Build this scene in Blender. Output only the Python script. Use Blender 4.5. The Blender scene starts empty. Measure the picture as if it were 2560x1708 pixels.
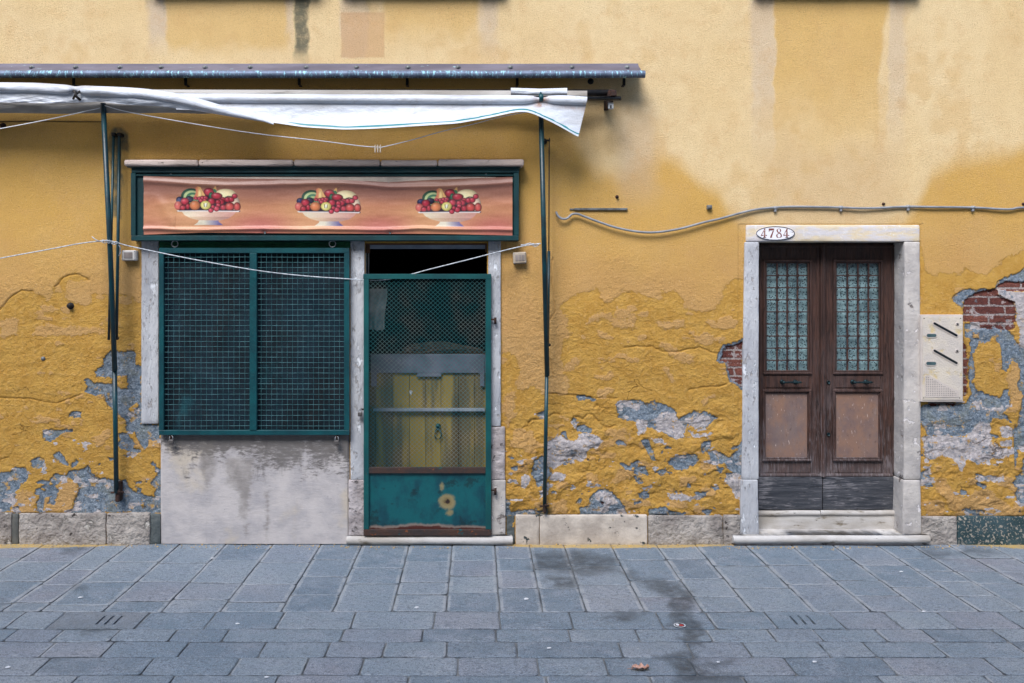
import bpy, math, random
import numpy as np
random.seed(7)
rng = np.random.default_rng(7)
sc = bpy.context.scene
COL = sc.collection
# ---------------------------------------------------------------- the site: wall face at y=0, street towards -y
S = 0.0027; D = 6.0; VX, VY, GY = 1190.0, 716.0, 1360.0
CAMX = (VX-1280)*S; CAMZ = (GY-VY)*S
def P(px, py, y=0.0):
    k = (D+y)/D
    return (CAMX+(px-VX)*S*k, y, CAMZ-(py-VY)*S*k)
def GP(px, py):
    dist = D*(GY-VY)/(py-VY)
    return (CAMX+(px-VX)*S*dist/D, dist-D, 0.0)
def rg(ox, oy, s):
    return lambda pts: [(ox+x/s, oy+y/s) for x, y in pts]
rA=rg(0,0,2.7326); rB=rg(850,0,2.7326); rC=rg(1700,0,2.7326); rD=rg(0,560,2.7326); rE=rg(850,560,2.7326); rF=rg(1700,560,2.7326)
rG=rg(0,1120,2.6663); rH=rg(850,1120,2.6663); rI=rg(1700,1120,2.6663); rJ=rg(2240,640,3.409)
rK=rg(1240,960,4.6125); rL=rg(1560,840,3.408); rM=rg(0,1080,5.407); rN=rg(2290,960,3.919); rO=rg(240,820,4.9)
def srgb(r, g, b, k=1.0):
    def f(c):
        c = c/255.0
        return (c/12.92 if c <= .04045 else ((c+.055)/1.055)**2.4)*k
    return (f(r), f(g), f(b), 1.0)
# ---------------------------------------------------------------- numpy noise
def _h(ix, iy, iz, seed):
    n = (ix.astype(np.int64)*374761393 + iy.astype(np.int64)*668265263 + iz.astype(np.int64)*2147483647 + seed*1274126177) & 0xffffffff
    n = ((n ^ (n >> 13))*1274126177) & 0xffffffff
    n = (n ^ (n >> 16)) & 0xffffffff
    return n.astype(np.float64)/4294967295.0
def vn(x, y, seed=0):
    ix=np.floor(x); iy=np.floor(y); fx=x-ix; fy=y-iy
    fx=fx*fx*fx*(fx*(fx*6-15)+10); fy=fy*fy*fy*(fy*(fy*6-15)+10); z=np.zeros_like(ix)
    a=_h(ix,iy,z,seed); b=_h(ix+1,iy,z,seed); c=_h(ix,iy+1,z,seed); d=_h(ix+1,iy+1,z,seed)
    return (a+(b-a)*fx+(c-a)*fy+(a-b-c+d)*fx*fy)*2-1
def fbm(x, y, o=4, seed=0, g=.5):
    s=0; a=1; t=0
    for i in range(o):
        s=s+a*vn(x*2.03**i+i*17.3, y*2.03**i-i*9.1, seed+i*31); t+=a; a*=g
    return s/t
def vn3(x, y, z, seed=0):
    ix=np.floor(x); iy=np.floor(y); iz=np.floor(z); fx=x-ix; fy=y-iy; fz=z-iz
    fx=fx*fx*(3-2*fx); fy=fy*fy*(3-2*fy); fz=fz*fz*(3-2*fz)
    def L(k):
        a=_h(ix,iy,iz+k,seed); b=_h(ix+1,iy,iz+k,seed); c=_h(ix,iy+1,iz+k,seed); d=_h(ix+1,iy+1,iz+k,seed)
        return a+(b-a)*fx+(c-a)*fy+(a-b-c+d)*fx*fy
    a=L(0); b=L(1)
    return (a+(b-a)*fz)*2-1
def fbm3(p, s, o=3, seed=0):
    r=0; a=1; t=0
    for i in range(o):
        r=r+a*vn3(p[:,0]*s*2**i+i*7.7, p[:,1]*s*2**i+i*3.1, p[:,2]*s*2**i-i*5.3, seed+i*13); t+=a; a*=.5
    return r/t
def sstep(a, b, x):
    t=np.clip((x-a)/(b-a),0,1); return t*t*(3-2*t)
def sdf_poly(X, Y, poly, margin=45):
    poly=np.array(poly,float); out=np.full(X.shape, float(margin))
    x0,y0=poly.min(0)-margin; x1,y1=poly.max(0)+margin
    m=(X>x0)&(X<x1)&(Y>y0)&(Y<y1)
    if not m.any(): return out
    x=X[m]; y=Y[m]; d=np.full(x.shape,1e9); ins=np.zeros(x.shape,bool)
    n=len(poly)
    for i in range(n):
        ax,ay=poly[i]; bx,by=poly[(i+1)%n]; ex,ey=bx-ax,by-ay
        L=ex*ex+ey*ey+1e-9
        t=np.clip(((x-ax)*ex+(y-ay)*ey)/L,0,1)
        d=np.minimum(d,(x-ax-t*ex)**2+(y-ay-t*ey)**2)
        c=((ay>y)!=(by>y))&(x < ex*(y-ay)/((by-ay) if by!=ay else 1e-9)+ax)
        ins^=c
    d=np.sqrt(d); d[ins]*=-1; out[m]=np.minimum(d,margin); return out
def union(X, Y, polys, margin=45):
    r=np.full(X.shape, float(margin))
    for p in polys: r=np.minimum(r, sdf_poly(X,Y,p,margin))
    return r
# ---------------------------------------------------------------- object helpers
def tag(o, label=None, cat=None, group=None, kind=None):
    if label: o['label']=label
    if cat: o['category']=cat
    if group: o['group']=group
    if kind: o['kind']=kind
    return o
def wloc(o):
    v=np.zeros(3)
    while o is not None:
        v=v+np.array(o.location); o=o.parent
    return v
def empty(name, loc, label, cat, group=None):
    o=bpy.data.objects.new(name,None); COL.objects.link(o); o.location=loc; o.empty_display_size=.1
    return tag(o,label,cat,group)
class MB:
    def __init__(s): s.v=[]; s.f=[]; s.n=0; s.sm=[]
    def add(s, v, f, smooth=False):
        v=np.asarray(v,float)
        s.v.append(v); s.f += [tuple(i+s.n for i in q) for q in f]; s.sm += [smooth]*len(f); s.n+=len(v); return s
    def box(s, x0,x1,y0,y1,z0,z1, r=.002, smooth=False):
        """box whose edges are rounded off by r"""
        L=(x1-x0,y1-y0,z1-z0); r=min(r, min(L)*.45)
        if r<=0:
            v=[(x,y,z) for x in (x0,x1) for y in (y0,y1) for z in (z0,z1)]
            return s.add(v,[(0,1,3,2),(4,6,7,5),(0,4,5,1),(2,3,7,6),(0,2,6,4),(1,5,7,3)])
        v=[];idx={}
        def gi(p,n):
            v.append((p[0],p[1],p[2])); return len(v)-1
        lo=(x0,y0,z0); hi=(x1,y1,z1)
        # 24 verts: per corner 3
        for cx in (0,1):
            for cy in (0,1):
                for cz in (0,1):
                    c=(cx,cy,cz)
                    for a in range(3):
                        p=[0,0,0]
                        for k in range(3):
                            e=hi[k] if c[k] else lo[k]
                            if k!=a: e += -r if c[k] else r
                            p[k]=e
                        idx[(c,a)]=gi(p,a)
        f=[]
        for a in range(3):
            b,c_=[k for k in range(3) if k!=a]
            for side in (0,1):
                q=[]
                for (i,j) in ((0,0),(1,0),(1,1),(0,1)):
                    c=[0,0,0]; c[a]=side; c[b]=i; c[c_]=j; q.append(idx[(tuple(c),a)])
                flip = (side==0) != (a==1)
                f.append(tuple(reversed(q)) if flip else tuple(q))
            # edges along axis a
            for i in (0,1):
                for j in (0,1):
                    c0=[0,0,0]; c0[b]=i; c0[c_]=j; c1=list(c0); c1[a]=1
                    f.append((idx[(tuple(c0),b)],idx[(tuple(c1),b)],idx[(tuple(c1),c_)],idx[(tuple(c0),c_)]))
        for cx in (0,1):
            for cy in (0,1):
                for cz in (0,1):
                    c=(cx,cy,cz); f.append((idx[(c,0)],idx[(c,1)],idx[(c,2)]))
        return s.add(v,f,smooth)
    def tube(s, pts, r, n=8, cap=True, smooth=True):
        pts=np.array(pts,float); m=len(pts); rr=np.broadcast_to(np.array(r,float),(m,))
        tan=np.gradient(pts,axis=0); tan/=np.linalg.norm(tan,axis=1)[:,None]+1e-12
        ref=np.array([0,0,1.0]) if abs(tan[0][2])<.9 else np.array([0,1.0,0])
        V=[]
        a=np.arange(n)*2*math.pi/n
        for i in range(m):
            t=tan[i]; u=np.cross(ref,t); 
            if np.linalg.norm(u)<1e-6: u=np.cross(np.array([1.0,0,0]),t)
            u/=np.linalg.norm(u); w=np.cross(t,u); ref=w if abs(np.dot(ref,t))>.99 else ref
            V.append(pts[i]+rr[i]*(np.cos(a)[:,None]*u+np.sin(a)[:,None]*w))
        F=[]
        for i in range(m-1):
            for j in range(n):
                k=(j+1)%n; F.append((i*n+j,i*n+k,(i+1)*n+k,(i+1)*n+j))
        V=np.concatenate(V)
        if cap: F.append(tuple(reversed(range(n)))); F.append(tuple(range((m-1)*n,m*n)))
        return s.add(V,F,smooth)
    def lathe(s, c, prof, axis='y', n=16, smooth=True):
        """prof: (radius, offset along axis)"""
        V=[];F=[];m=len(prof)
        for r,o in prof:
            for j in range(n):
                a=j*2*math.pi/n; p=[0,0,0]
                if axis=='y': p=[c[0]+r*math.cos(a),c[1]+o,c[2]+r*math.sin(a)]
                elif axis=='z': p=[c[0]+r*math.cos(a),c[1]+r*math.sin(a),c[2]+o]
                else: p=[c[0]+o,c[1]+r*math.cos(a),c[2]+r*math.sin(a)]
                V.append(p)
        for i in range(m-1):
            for j in range(n):
                k=(j+1)%n; F.append((i*n+j,i*n+k,(i+1)*n+k,(i+1)*n+j))
        F.append(tuple(range(n))); F.append(tuple(range((m-1)*n,m*n)))
        return s.add(V,F,smooth)
    def torus(s, c, R, r, axis='y', n=24, m=6, arc=(0,2*math.pi)):
        full=abs(arc[1]-arc[0]-2*math.pi)<1e-6
        a=np.linspace(arc[0],arc[1],n+1)
        if axis=='y': pts=[(c[0]+R*math.cos(t),c[1],c[2]+R*math.sin(t)) for t in a]
        else: pts=[(c[0],c[1]+R*math.cos(t),c[2]+R*math.sin(t)) for t in a]
        return s.tube(pts,r,m,cap=not full)
    def prism(s, pts, y0, y1):
        """outline in the xz plane, given thickness along y (y0 = front, nearer the street)"""
        n=len(pts); V=[(x,y0,z) for x,z in pts]+[(x,y1,z) for x,z in pts]
        F=[tuple(range(n)),tuple(reversed(range(n,2*n)))]+[(i,i+n,(i+1)%n+n,(i+1)%n) for i in range(n)]
        return s.add(V,F)
    def grid(s, Pts, smooth=True, keep=None):
        h,w=Pts.shape[:2]; I=np.arange(h*w).reshape(h,w)
        q=np.stack([I[:-1,:-1],I[:-1,1:],I[1:,1:],I[1:,:-1]],-1).reshape(-1,4)
        if keep is not None: q=q[keep.reshape(-1)]
        return s.add(Pts.reshape(-1,3),[tuple(t) for t in q.tolist()],smooth)
    def build(s, name, mat, parent=None, origin=None, label=None, cat=None, group=None, kind=None, attrs=None, fix=True):
        V=np.concatenate(s.v)
        if parent is not None: o0=wloc(parent); 
        elif origin is not None: o0=np.array(origin,float)
        else:
            o0=np.array([(V[:,0].min()+V[:,0].max())/2,(V[:,1].min()+V[:,1].max())/2,V[:,2].min()])
        me=bpy.data.meshes.new(name); me.from_pydata((V-o0).tolist(),[],s.f); me.materials.append(mat)
        me.polygons.foreach_set('use_smooth',s.sm)
        if attrs:
            for k,(a) in attrs.items():
                a=np.asarray(a,np.float32)
                if a.ndim==2:
                    at=me.attributes.new(k,'FLOAT_COLOR','POINT'); at.data.foreach_set('color',a.reshape(-1))
                else:
                    at=me.attributes.new(k,'FLOAT','POINT'); at.data.foreach_set('value',a)
        me.update()
        if fix:
            import bmesh
            bm=bmesh.new(); bm.from_mesh(me); bmesh.ops.recalc_face_normals(bm,faces=bm.faces); bm.to_mesh(me); bm.free()
        o=bpy.data.objects.new(name,me); COL.objects.link(o)
        if parent is not None: o.parent=parent
        else: o.location=o0
        return tag(o,label,cat,group,kind)
def fast_grid(name, Pts, mat, keep=None, parent=None, attrs=None, flip=False):
    h,w=Pts.shape[:2]; I=np.arange(h*w,dtype=np.int32).reshape(h,w)
    q=np.stack([I[:-1,:-1],I[:-1,1:],I[1:,1:],I[1:,:-1]],-1).reshape(-1,4)
    if keep is not None: q=q[keep.reshape(-1)]
    if flip: q=q[:,::-1]
    used=np.zeros(h*w,bool); used[q.reshape(-1)]=True
    remap=np.cumsum(used)-1; q=remap[q].astype(np.int32); V=Pts.reshape(-1,3)[used]
    if parent is not None: V=V-wloc(parent)
    me=bpy.data.meshes.new(name); me.vertices.add(len(V)); me.vertices.foreach_set('co',V.astype(np.float32).reshape(-1))
    me.loops.add(q.size); me.loops.foreach_set('vertex_index',np.ascontiguousarray(q.reshape(-1)))
    me.polygons.add(len(q)); me.polygons.foreach_set('loop_start',np.arange(0,q.size,4,dtype=np.int32))
    try: me.polygons.foreach_set('loop_total',np.full(len(q),4,np.int32))
    except Exception: pass
    me.polygons.foreach_set('use_smooth',np.ones(len(q),bool))
    for k,a in (attrs or {}).items():
        if a.shape[-1]==4 and a.ndim==3:
            at=me.attributes.new(k,'FLOAT_COLOR','POINT'); at.data.foreach_set('color',a.reshape(-1,4)[used].astype(np.float32).reshape(-1))
        else:
            at=me.attributes.new(k,'FLOAT','POINT'); at.data.foreach_set('value',a.reshape(-1)[used].astype(np.float32))
    me.update(calc_edges=True); me.validate(); me.materials.append(mat)
    o=bpy.data.objects.new(name,me); COL.objects.link(o)
    if parent is not None: o.parent=parent
    return o
def stone(x0,x1,y0,y1,z0,z1, r=.006, res=.02, amp=.002, seed=0, sc_=6, rough_edge=.5, mb=None, front_amp=None):
    """a hewn block: rounded, uneven edges and a slightly lumpy face"""
    lo=np.array([x0,y0,z0]); hi=np.array([x1,y1,z1]); r=min(r,(hi-lo).min()*.45)
    mb=mb or MB()
    def ax(a):
        L=hi[a]-lo[a]; n=max(2,int(L/res)); c=np.linspace(lo[a]+r,hi[a]-r,n+1)
        return np.concatenate([[lo[a],lo[a]+r*.3],c,[hi[a]-r*.3,hi[a]]])
    A=[ax(0),ax(1),ax(2)]
    for a in range(3):
        b,c=[k for k in range(3) if k!=a]
        for side in (lo[a],hi[a]):
            U,W=np.meshgrid(A[b],A[c]); pts=np.zeros(U.shape+(3,)); pts[...,a]=side; pts[...,b]=U; pts[...,c]=W
            p=pts.reshape(-1,3); q=np.clip(p,lo+r,hi-r); d=p-q; n=d/(np.linalg.norm(d,axis=1)[:,None]+1e-9)
            nr=1+rough_edge*fbm3(p,12,2,seed+5)
            edge=(np.abs(d)>1e-6).sum(1)>1
            p=q+n*(r*np.where(edge,np.minimum(nr,1.0),1.0))[:,None]
            dd=fbm3(p,sc_,4,seed)*amp+ fbm3(p,sc_*6,2,seed+3)*amp*.35
            if front_amp is not None: dd=dd*np.where(n[:,1]<-.5,front_amp,1)
            p=p+n*dd[:,None]
            mb.grid(p.reshape(pts.shape))
    return mb
# ================================================================ materials
class NT:
    def __init__(s, name):
        s.m=bpy.data.materials.new(name); s.m.use_nodes=True; s.t=s.m.node_tree; s.t.nodes.clear()
        s.out=s.t.nodes.new('ShaderNodeOutputMaterial'); s.b=s.t.nodes.new('ShaderNodeBsdfPrincipled')
        s.t.links.new(s.b.outputs[0],s.out.inputs[0]); s._c=None
    def put(s, sock, v):
        if isinstance(v, bpy.types.NodeSocket): s.t.links.new(v,sock)
        elif v is not None: sock.default_value=v
    def n(s, typ, props=None, **ins):
        n=s.t.nodes.new(typ)
        for k,v in (props or {}).items(): setattr(n,k,v)
        for k,v in ins.items():
            k=k.replace('_',' ')
            s.put(n.inputs[int(k[1:])] if (k[0]=='i' and k[1:].isdigit()) else n.inputs[k], v)
        return n
    def co(s):
        if s._c is None: s._c=s.n('ShaderNodeTexCoord').outputs['Object']
        return s._c
    def vec(s, scale=(1,1,1), rot=(0,0,0)):
        return s.n('ShaderNodeMapping',None,Vector=s.co(),Scale=scale,Rotation=rot).outputs[0]
    def noise(s, scale, detail=4, rough=.55, vec=None, dist=0):
        return s.n('ShaderNodeTexNoise',None,Vector=vec or s.co(),Scale=scale,Detail=detail,Roughness=rough,Distortion=dist).outputs[0]
    def voro(s, scale, feature='F1', vec=None, out='Distance', rnd=1.0):
        return s.n('ShaderNodeTexVoronoi',{'feature':feature},Vector=vec or s.co(),Scale=scale,Randomness=rnd).outputs[out]
    def m2(s, op, a, b=None, c=None, clamp=False):
        n=s.t.nodes.new('ShaderNodeMath'); n.operation=op; n.use_clamp=clamp
        s.put(n.inputs[0],a)
        if b is not None: s.put(n.inputs[1],b)
        if c is not None: s.put(n.inputs[2],c)
        return n.outputs[0]
    def ramp(s, f, a, b, lo=0.0, hi=1.0, smooth=True):
        n=s.t.nodes.new('ShaderNodeMapRange'); n.interpolation_type='SMOOTHSTEP' if smooth else 'LINEAR'
        for k,v in (('Value',f),('From Min',a),('From Max',b),('To Min',lo),('To Max',hi)): s.put(n.inputs[k],v)
        return n.outputs[0]
    def mix(s, f, a, b, mode='MIX'):
        n=s.t.nodes.new('ShaderNodeMix'); n.data_type='RGBA'; n.blend_type=mode
        s.put(n.inputs[0],f); s.put(n.inputs[6],a); s.put(n.inputs[7],b)
        return n.outputs[2]
    def attr(s, name, out='Fac'): return s.n('ShaderNodeAttribute',{'attribute_name':name}).outputs[out]
    def bump(s, h, dist, strength=1.0, normal=None):
        n=s.n('ShaderNodeBump',None,Height=h,Distance=dist,Strength=strength)
        if normal is not None: s.t.links.new(normal,n.inputs['Normal'])
        return n.outputs[0]
    def fin(s, color=None, rough=None, normal=None, metal=None, spec=None):
        b=s.b.inputs
        if color is not None: s.put(b['Base Color'],color)
        if rough is not None: s.put(b['Roughness'],rough)
        if normal is not None: s.put(b['Normal'],normal)
        if metal is not None: s.put(b['Metallic'],metal)
        if spec is not None: s.put(b['Specular IOR Level'],spec)
        return s.m
    def sep(s): 
        if not hasattr(s,'_sp'): s._sp=s.n('ShaderNodeSeparateXYZ',None,Vector=s.co())
        return s._sp.outputs
def std(name, c1, c2=None, s1=6, stretch=(1,1,1), rough=.75, metal=0, chips=(), bump=(60,.002,4), spec=.35, contrast=(.35,.65), rot=(0,0,0), fine=.12):
    t=NT(name); v=t.vec(stretch,rot)
    n1=t.noise(s1,5,.6,v); col=t.mix(t.ramp(n1,*contrast),c1,c2 or c1)
    fn=t.noise(180,3,.6,v); col=t.mix(fine,col,t.mix(fn,(0,0,0,1),(1,1,1,1)),'OVERLAY')
    h=t.noise(bump[0],bump[2],.6,v)
    for i,(cc,thr,scale,soft) in enumerate(chips):
        k=t.noise(scale,6,.65,t.n('ShaderNodeMapping',None,Vector=v,Location=(3.7*i+1,2.1*i,9*i)).outputs[0])
        k=t.ramp(k,thr,thr+soft); col=t.mix(k,col,cc); h=t.m2('SUBTRACT',h,t.m2('MULTIPLY',k,.5))
    return t.fin(col,rough,t.bump(h,bump[1]),metal,spec)

GRIME=srgb(60,58,55)
M={}
M['stone']=std('istrian_stone',srgb(196,190,184),srgb(170,165,162),5,rough=.85,chips=[(srgb(120,112,108),.62,9,.05),(srgb(222,216,214),.6,20,.04)],bump=(35,.006,6))
M['stone_rough']=std('rough_hewn_stone',srgb(190,182,182),srgb(150,142,142),7,rough=.9,chips=[(srgb(112,106,104),.6,14,.06)],bump=(22,.02,6))
M['stone_step']=std('doorstep_stone',srgb(196,193,190),srgb(166,160,152),5,stretch=(.6,1,1.6),rough=.75,chips=[(srgb(118,108,92),.57,8,.12),(srgb(80,78,74),.66,22,.04)],bump=(30,.003,5))
M['stone_painted']=std('jamb_stone_old_whitewash',srgb(192,194,198),srgb(168,170,176),4,stretch=(1.4,1,.55),rough=.85,chips=[(srgb(176,172,172),.585,30,.08),(srgb(226,230,236),.58,14,.08),(srgb(104,98,96),.69,60,.02)],bump=(45,.008,6))
M['plinth_a']=std('plinth_stone_grey',srgb(184,176,168),srgb(146,138,132),6,rough=.9,chips=[(srgb(84,76,72),.63,16,.03),(srgb(215,208,198),.6,11,.06)],bump=(24,.045,8))
M['plinth_b']=std('plinth_stone_smooth',srgb(202,192,180),srgb(170,160,150),6,rough=.9,chips=[(srgb(62,70,72),.6,12,.03),(srgb(176,160,120),.64,9,.06)],bump=(40,.005,6))
M['mortar_grey']=std('grey_mortar',srgb(104,104,100),srgb(84,86,84),8,rough=.95,bump=(50,.004,5))
M['mortar_dark']=std('dark_cement',srgb(70,78,80),srgb(98,104,104),7,rough=.9,bump=(30,.012,6))
M['dark_paint_stone']=std('dark_painted_stone',srgb(44,66,70),srgb(62,84,90),9,rough=.85,chips=[(srgb(166,160,148),.55,60,.04),(srgb(150,146,136),.60,9,.05)],bump=(50,.005,6))
M['teal']=std('green_enamel',srgb(1,74,80),srgb(2,58,66),6,rough=.42,spec=.5,chips=[(srgb(96,62,46),.69,34,.02),(srgb(120,150,150),.73,50,.02)],bump=(80,.0012,4))
M['teal_dark']=std('green_enamel_sign',srgb(4,62,66),srgb(3,46,52),5,rough=.45,spec=.5,chips=[(srgb(90,70,58),.70,22,.02),(srgb(150,170,170),.735,34,.015)],bump=(70,.0015,4))
M['teal_pole']=std('green_pole_paint',srgb(2,58,66),srgb(4,40,48),7,rough=.4,spec=.5,chips=[(srgb(70,48,38),.69,40,.02)],bump=(80,.001,3))
M['green_wood']=std('green_wood',srgb(4,92,58),srgb(3,70,48),6,rough=.6,bump=(50,.002,4))
M['rust_frame']=std('rusted_green_frame',srgb(52,46,46),srgb(70,50,42),9,rough=.75,chips=[(srgb(4,74,78),.6,7,.04),(srgb(120,70,42),.62,24,.04)],bump=(60,.003,5))
M['rust']=std('rust',srgb(70,44,34),srgb(40,32,30),20,rough=.85,bump=(90,.003,4))
M['black_iron']=std('black_iron',srgb(30,30,32),srgb(48,44,42),20,rough=.55,metal=.3,bump=(90,.001,3))
M['steel']=std('worn_steel',srgb(190,194,198),srgb(140,142,146),30,rough=.4,metal=.35,bump=(90,.0006,3))
M['gutter']=std('zinc_gutter',srgb(112,126,148),srgb(84,96,116),6,stretch=(3,1,1),rough=.5,metal=.25,chips=[(srgb(150,198,214),.53,26,.08),(srgb(190,205,212),.68,34,.02)],bump=(60,.002,4),contrast=(.3,.7))
M['flashing']=std('zinc_flashing',srgb(112,108,120),srgb(90,86,98),5,stretch=(.4,1,1),rough=.6,metal=.15,chips=[(srgb(150,180,184),.66,16,.03)],bump=(40,.002,4))
M['sign_cornice']=std('weathered_white_wood',srgb(205,188,178),srgb(176,160,150),5,stretch=(.5,1,2),rough=.85,chips=[(srgb(74,64,58),.64,34,.02)],bump=(60,.004,6))
M['rope']=std('white_rope',srgb(244,246,250),srgb(226,230,236),60,rough=.8,bump=(400,.001,2))
M['rope_grey']=std('grey_rope',srgb(206,212,218),srgb(160,166,172),60,rough=.8,bump=(400,.001,2))
M['plastic_white']=std('off_white_plastic',srgb(216,214,210),srgb(200,196,190),12,rough=.45,spec=.5,chips=[(srgb(140,132,122),.66,20,.04)],bump=(60,.0004,2))
M['plastic_beige']=std('beige_plastic',srgb(180,168,152),srgb(160,148,132),12,rough=.5,chips=[(srgb(110,98,86),.62,30,.04)],bump=(60,.0006,2))
M['plastic_grey']=std('grey_plastic',srgb(150,140,136),srgb(128,120,116),12,rough=.5,bump=(60,.0004,2))
M['cable']=std('grey_cable_sheath',srgb(146,150,156),srgb(120,124,130),9,rough=.5,bump=(60,.0004,2))
M['panel_plate']=std('sandy_metal_plate',srgb(210,200,184),srgb(196,188,180),7,rough=.65,chips=[(srgb(206,186,140),.56,9,.12)],bump=(95,.004,4),spec=.4)
M['panel_rim']=std('plate_rim',srgb(204,194,186),srgb(190,180,172),7,rough=.5,bump=(60,.0004,2))
M['dark_hole']=std('dark_slot',srgb(14,22,28),srgb(20,30,34),20,rough=.6,bump=(60,.0004,2))
M['slot_glass']=std('name_window',srgb(78,100,102),srgb(60,82,88),20,rough=.2,bump=(60,.0002,2),spec=.6)
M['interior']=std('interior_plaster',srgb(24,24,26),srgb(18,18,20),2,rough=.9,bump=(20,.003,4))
M['tarp']=std('dark_net_cloth',srgb(6,36,50),srgb(2,15,24),4,stretch=(1,1,.5),rough=.75,chips=[(srgb(16,74,84),.60,3.0,.2)],bump=(220,.003,3),contrast=(.3,.7),fine=.35)
M['wire']=std('galvanised_wire',srgb(84,132,138),srgb(44,92,98),14,rough=.45,metal=.4,bump=(200,.0004,2))
M['wire_teal']=std('green_wire',srgb(60,128,134),srgb(140,150,146),4,rough=.45,metal=.2,bump=(200,.0004,2),contrast=(.42,.66))
M['apron']=std('hanging_cloth',srgb(150,150,148),srgb(110,114,116),9,rough=.9,bump=(60,.004,4))
M['twig']=std('dry_twigs',srgb(116,96,80),srgb(80,66,56),30,rough=.9,bump=(90,.002,3))
M['counter_top']=std('grey_enamel_board',srgb(112,118,134),srgb(92,98,112),6,rough=.55,chips=[(srgb(60,64,72),.63,12,.05)],bump=(60,.001,3))
M['counter_boards']=std('yellow_painted_boards',srgb(150,130,62),srgb(100,90,62),9,stretch=(1,1,.1),rough=.6,chips=[(srgb(88,74,48),.56,7,.1)],bump=(60,.002,4),contrast=(.42,.6))
M['canvas_w']=None
M['white_strip']=std('pale_zinc_strip',srgb(150,162,178),srgb(130,140,156),6,rough=.5,bump=(60,.001,3))
M['brown_wood']=std('brown_lintel_wood',srgb(110,76,52),srgb(80,56,42),9,stretch=(.3,1,1),rough=.8,bump=(60,.003,4))
M['pvc_edge']=std('grommet_metal',srgb(120,124,128),srgb(90,92,96),20,rough=.4,metal=.6,bump=(60,.0004,2))
M['leaf']=std('dead_leaf',srgb(196,158,142),srgb(164,122,104),40,rough=.7,bump=(120,.002,4))
M['gum']=std('pale_scrap',srgb(214,218,222),srgb(180,184,190),40,rough=.8,bump=(120,.001,3))
M['sill']=std('upper_sill_stone',srgb(120,112,108),srgb(90,84,80),8,rough=.9,bump=(40,.004,5))

def wood_mat(name, c1, c2, cw, horiz=False, zfade=None, rough=.6):
    t=NT(name); st=(1,6,14) if horiz else (14,6,1)
    st=(.9,4,11) if horiz else (11,4,.9)
    v=t.vec(st); g=t.noise(4,6,.65,v,1.2); g2=t.noise(11,5,.7,v,.6)
    col=t.mix(t.ramp(g,.35,.65),c1,c2)
    big=t.noise(3,4,.6)
    w=t.ramp(t.m2('ADD',t.m2('MULTIPLY',g2,.6),t.m2('MULTIPLY',big,.5)),.52,.66)
    if zfade:
        z=t.sep()[2]; w=t.m2('MULTIPLY',w,t.ramp(z,zfade[0],zfade[1],1,.12))
        w=t.m2('ADD',w,t.ramp(z,zfade[0],zfade[0]+.35,.45,0),clamp=True)
    col=t.mix(w,col,cw)
    cr=t.ramp(t.noise(7,6,.7,v,1.5),.6,.68); col=t.mix(cr,col,srgb(22,18,18))
    h=t.m2('SUBTRACT',t.m2('ADD',g,t.m2('MULTIPLY',g2,.7)),cr)
    return t.fin(col,rough,t.bump(h,.004),0,.4)
M['door_wood']=wood_mat('old_walnut_wood',srgb(78,54,46),srgb(50,36,33),srgb(120,112,114),zfade=(.30,1.2),rough=.5)
M['door_kick']=wood_mat('weathered_bottom_board',srgb(74,76,82),srgb(48,52,60),srgb(132,130,134),horiz=True,rough=.7)
t=NT('scuffed_door_panel')
n1=t.noise(7,6,.65); n2=t.noise(4,6,.75,t.vec((1,1,.5))); n3=t.noise(40,5,.7,t.vec((2,1,.4)))
c=t.mix(t.ramp(n2,.38,.6),srgb(138,108,92),srgb(122,106,102)); c=t.mix(t.ramp(n1,.42,.75,0,.8),c,srgb(106,92,94)); c=t.mix(t.ramp(t.noise(55,6,.8,t.vec((1,1,.5))),.56,.66,0,.6),c,srgb(84,66,64)); c=t.mix(t.ramp(n3,.62,.68),c,srgb(196,180,172))
M['door_panel']=t.fin(c,.65,t.bump(t.m2('ADD',n1,t.m2('MULTIPLY',n3,.3)),.002),0,.3)

# lace curtain
t=NT('lace_curtain'); v=t.vec((1,.0,1))
d=t.voro(84,'F1',v); nn=t.noise(85,4,.7,v)
h=t.m2('ADD',t.m2('MULTIPLY',d,1.0),t.m2('MULTIPLY',nn,.7))
k=t.ramp(h,.58,.80)
col=t.mix(k,srgb(20,40,52),srgb(160,180,186)); col=t.mix(t.ramp(t.noise(5,3,.5,v),.35,.7,0,.45),col,srgb(26,62,78))
M['lace']=t.fin(col,.9,None,0,.2)
# window pane: clear glass
t=NT('door_glass'); tr=t.n('ShaderNodeBsdfTransparent',None,Color=(.93,.97,.97,1)); gl=t.n('ShaderNodeBsdfGlossy',None,Roughness=.06)
ms=t.n('ShaderNodeMixShader',None,i0=.05,i1=tr.outputs[0],i2=gl.outputs[0]); t.t.links.new(ms.outputs[0],t.out.inputs[0])
M['glass']=t.m
# pvc canvas
t=NT('white_pvc_canvas'); s_=t.attr('stripe'); dz=t.noise(2.2,5,.6,t.vec((.6,1,2.2))); dd=t.noise(18,5,.65)
c=t.mix(t.ramp(dz,.45,.72),srgb(196,202,211),srgb(168,167,168)); c=t.mix(t.ramp(t.noise(5,6,.75,t.vec((1.4,1,3))),.54,.66,0,.4),c,srgb(150,144,142)); c=t.mix(t.ramp(dd,.62,.74,0,.5),c,srgb(150,138,128))
rs=t.attr('rust'); c=t.mix(t.m2('MULTIPLY',rs,t.ramp(dd,.3,.6)),c,srgb(150,96,56)); c=t.mix(t.ramp(s_,.4,.6),c,srgb(6,116,124))
M['canvas']=t.fin(c,.45,t.bump(t.m2('ADD',t.noise(14,4,.6,t.vec((1,1,2))),t.m2('MULTIPLY',t.noise(6,5,.7,t.vec((2.2,1,1)),1.0),.8)),.005),0,.45)
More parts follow.
